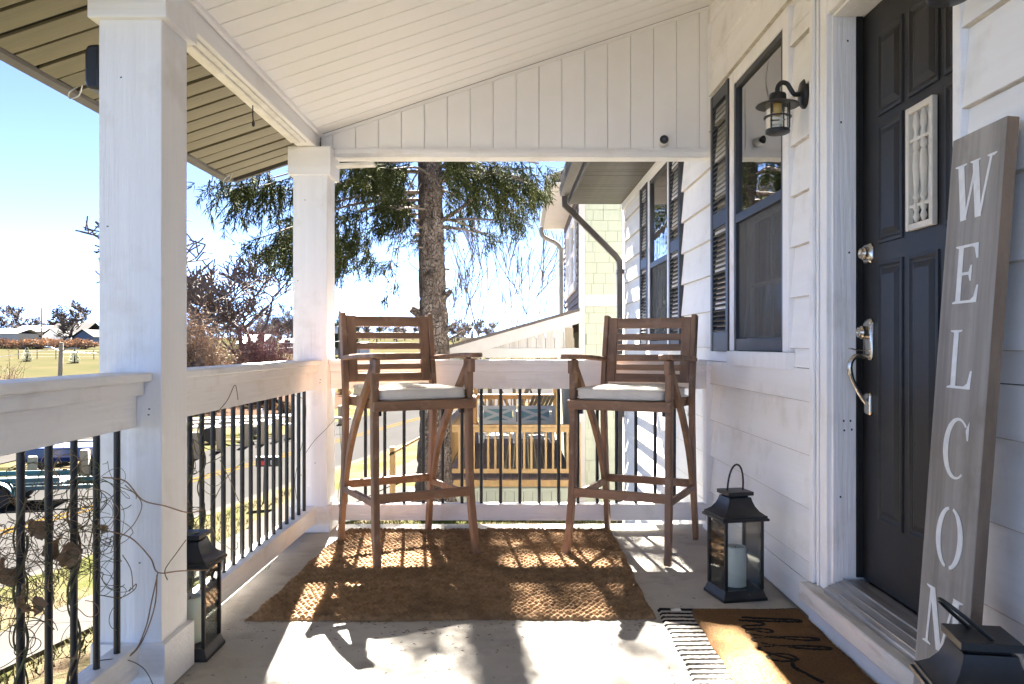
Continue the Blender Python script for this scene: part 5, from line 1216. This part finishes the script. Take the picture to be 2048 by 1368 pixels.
for nm, lab, px0, py0, rz, ln in (('boat_trailer', 'empty black boat trailer with upright wheel behind the teal trailer', 95, 945, 10, 5.0), ('flat_trailer', 'low grey trailer parked behind the bollards between the columns', 500, 874, 22, 5.5), ('flat_trailer', 'pale low trailer behind the first bollards right of the near column', 420, 888, 20, 3.6)):
    x, y = G(px0, py0); t = thing(nm, lab, 'trailer', (x, y+1.0, float(gz(x, y+1.0))), R(rz)); mt = 'black' if 'black' in lab else 'galv'
    for yy in (-.5, .5): MB().box(-ln/2, ln/2, yy-.045, yy+.045, .52, .62).build('frame_rail', mt, t)
    for k in range(5): box('cross_member', mt, t, -ln/2+.2+k*ln/5, -ln/2+.28+k*ln/5, -.45, .45, .53, .61, None)
    wheel(t, -.3, -.72, .28, .2); wheel(t, -.3, .72, .28, .2)
    MB().sweep([(-ln/2, -.3, .68), (ln/2-.6, -.3, .72)], .12, .06, (0, 1, 0)).build('bunk', 'bronze', t); MB().sweep([(-ln/2, .3, .68), (ln/2-.6, .3, .72)], .12, .06, (0, 1, 0)).build('bunk', 'bronze', t)
    MB().tube([(ln/2, 0, .57), (ln/2+1, 0, .5)], .05, 6).build('tongue', mt, t); MB().tube([(ln/2-.1, 0, .57), (ln/2-.3, 0, 1.15)], .04, 6).build('winch_post', mt, t)
    for yy in (-.57, .57): MB().loft([[(-.3+.36*math.cos(a), yy*1.26-.11, .28+.35*math.sin(a)), (-.3+.36*math.cos(a), yy*1.26+.11, .28+.35*math.sin(a)), (-.3+.33*math.cos(a), yy*1.26+.11, .28+.32*math.sin(a)), (-.3+.33*math.cos(a), yy*1.26-.11, .28+.32*math.sin(a))] for a in np.linspace(.2, math.pi-.2, 10)]).build('fender', mt, t)
# utility poles, guyed post, wires
def pole(label, px0, ytop, Y, arm=True, can=True, r0=.14):
    x = (px0-1045)*Y/1650; z0 = float(gz(x, Y)); zt = 1.08-(ytop-690)*Y/1650
    t = thing('utility_pole', label, 'utility pole', (x, Y, z0), 0, 'utility poles'); H = zt-z0
    MB().tube([(0, 0, -.3), (0, 0, H*.5), (.04, 0, H)], [r0*1.3, r0*1.1, r0*.9], 8).build('pole', 'pole', t, 60)
    if arm: box('cross_arm', 'pole', t, -.9, .25, -.06, .06, H-.6, H-.48, None)
    if can: MB().lathe([(.26, H-3.0), (.28, H-2.9), (.28, H-2.1), (.2, H-2.0)], (-.5, 0, 0), 10).build('transformer', 'galv', t, 50)
    return t
pole('tall dark utility pole above the grey roofed house at the left', 83, 615, 180, False)
pole('distant utility pole in the gap just left of the far column', 534, 622, 160, False, False)
pole('utility pole with transformer just right of the far column', 679, 622, 110, False)
pole('thin utility pole on the skyline at the far left', 14, 616, 240, False, False)
gp = thing('guyed_post', 'short weathered leaning post with wires in the field, left of the near column', 'post', ((118-1045)*40/1650, 40, -2.6)); hz = 1.08+5*40/1650+2.6
MB().tube([(-.05, 0, -.3), (.12, 0, hz)], [.11, .10], 8).build('post', 'post', gp, 60)
def wire(a, c, sag, r_=.012): return MB().tube([Vector(a).lerp(Vector(c), k/16)-Vector((0, 0, sag*4*(k/16)*(1-k/16))) for k in range(17)], r_, 4)
wire((.1, 0, hz-.25), (-26, 18, hz-1.1), .5, .016).build('wire', 'galv', gp); wire((.1, 0, hz-.45), (9, 26, hz+.4), .5, .016).build('wire', 'galv', gp)
MB().tube([(.1, 0, hz-.42), (-.45, 0, hz-.22), (-.7, .0, hz-.2)], .03, 5).build('bracket', 'galv', gp); MB().tube([(.1, 0, hz-.42), (.6, 0, hz-.26), (1.0, 0, hz-.30)], .03, 5).build('bracket', 'galv', gp)
# wire fence in the field
fe = thing('field_fence', 'low wire fence with thin posts crossing the dry field', 'fence', (-61, 105, 0)); pp = []
for k in range(13):
    x = -66+k*2.6; y = 108-.25*k; z = float(gz(x, y)); pp.append((x+61, y-105, z)); MB().tube([(x+61, y-105, z-.1), (x+61, y-105, z+1.2)], .05, 5).build('fence_post', 'pole', fe)
for h in (.35, .75, 1.15):
    MB().tube([(p[0], p[1], p[2]+h) for p in pp], .014, 3).build('fence_wire', 'galv', fe)
# distant houses
def far_house(label, px0, px1, Y, zb, eave, ridge, wallm, roofm, depth=9, front=True, porch=False):
    x0, x1 = (px0-1045)*Y/1650, (px1-1045)*Y/1650; t = thing('distant_house', label, 'house', (x0, Y, zb)); w_ = x1-x0
    box('wall', wallm, t, 0, w_, 0, depth, -1.5, eave, None)
    if front:
        rf = MB().ext([(-.4, -.5, eave-.1), (w_/2, -.5, ridge), (w_+.4, -.5, eave-.1), (w_+.4, -.5, eave+.1), (w_/2, -.5, ridge+.25), (-.4, -.5, eave+.1)], (0, depth+1, 0)).build('roof', roofm, t)
        MB().ext([(0, -.01, eave-.05), (w_, -.01, eave-.05), (w_/2, -.01, ridge-.05)], (0, .1, 0)).build('gable', wallm, t)
    else:
        rf = MB().ext([(-.5, -.5, eave-.1), (-.5, depth/2, ridge), (-.5, depth+.5, eave-.1), (-.5, depth+.5, eave+.1), (-.5, depth/2, ridge+.22), (-.5, -.5, eave+.1)], (w_+1, 0, 0)).build('roof', roofm, t)
        for k in (.25, .5, .72): MB().lathe([(.22, ridge-.9), (.22, ridge-.4), (.3, ridge-.35), (.05, ridge-.2)], (w_*k, depth*.28, 0), 8).build('roof_vent', 'galv', rf)
    n = max(1, int(w_/3.2))
    for k in range(n):
        c = w_*(k+.5)/n; wv = box('window', 'whitefurn', t, c-.6, c+.6, -.08, -.001, .7, 2.2, None); box('pane', 'gap', wv, c-.48, c+.48, -.1, -.081, .82, 2.08, None)
    return t
zf = lambda Y: float(gz(-100, Y))
far_house('pale blue gabled house with grey roof beyond the field', 82, 120, 215, zf(215)-.5, 2.6, 4.6, 'palewall', 'greyroof', 9, True)
far_house('long grey roofed house behind the pale gabled house', 95, 165, 226, zf(226)+.4, 2.6, 5.4, 'palewall', 'greyroof', 12, False)
far_house('slate blue gabled house under the dark spreading tree', 146, 186, 205, zf(205)-.6, 2.6, 4.4, 'bluewall', 'greyroof', 8, True)
far_house('small white gabled porch house left of the slate blue house', 126, 146, 203, zf(203)-1.1, 2.0, 3.3, 'whitefurn', 'greyroof', 4, True)
far_house('low tan building with pale roof behind the utility pole', 28, 92, 240, zf(240)+.8, 2.6, 4.2, 'brickfar', 'brickfar', 10, False)
far_house('weathered grey shed at the left edge beyond the field', -25, 34, 200, zf(200)-1.2, 4.2, 5.2, 'washboard', 'trimgrey', 9, False)
far_house('bright white roofed building glimpsed through the reddish bush', 480, 520, 120, float(gz(-40, 120)), 1.8, 3.0, 'whitefurn', 'whitefurn', 8, False)
far_house('low pale building right of the far column', 668, 720, 130, float(gz(-28, 130))-.6, 1.6, 2.4, 'trimgrey', 'whitefurn', 8, False)
far_house('small tan building just left of the far column', 560, 590, 140, float(gz(-40, 140)), 1.6, 2.2, 'brickfar', 'trimgrey', 8, False)
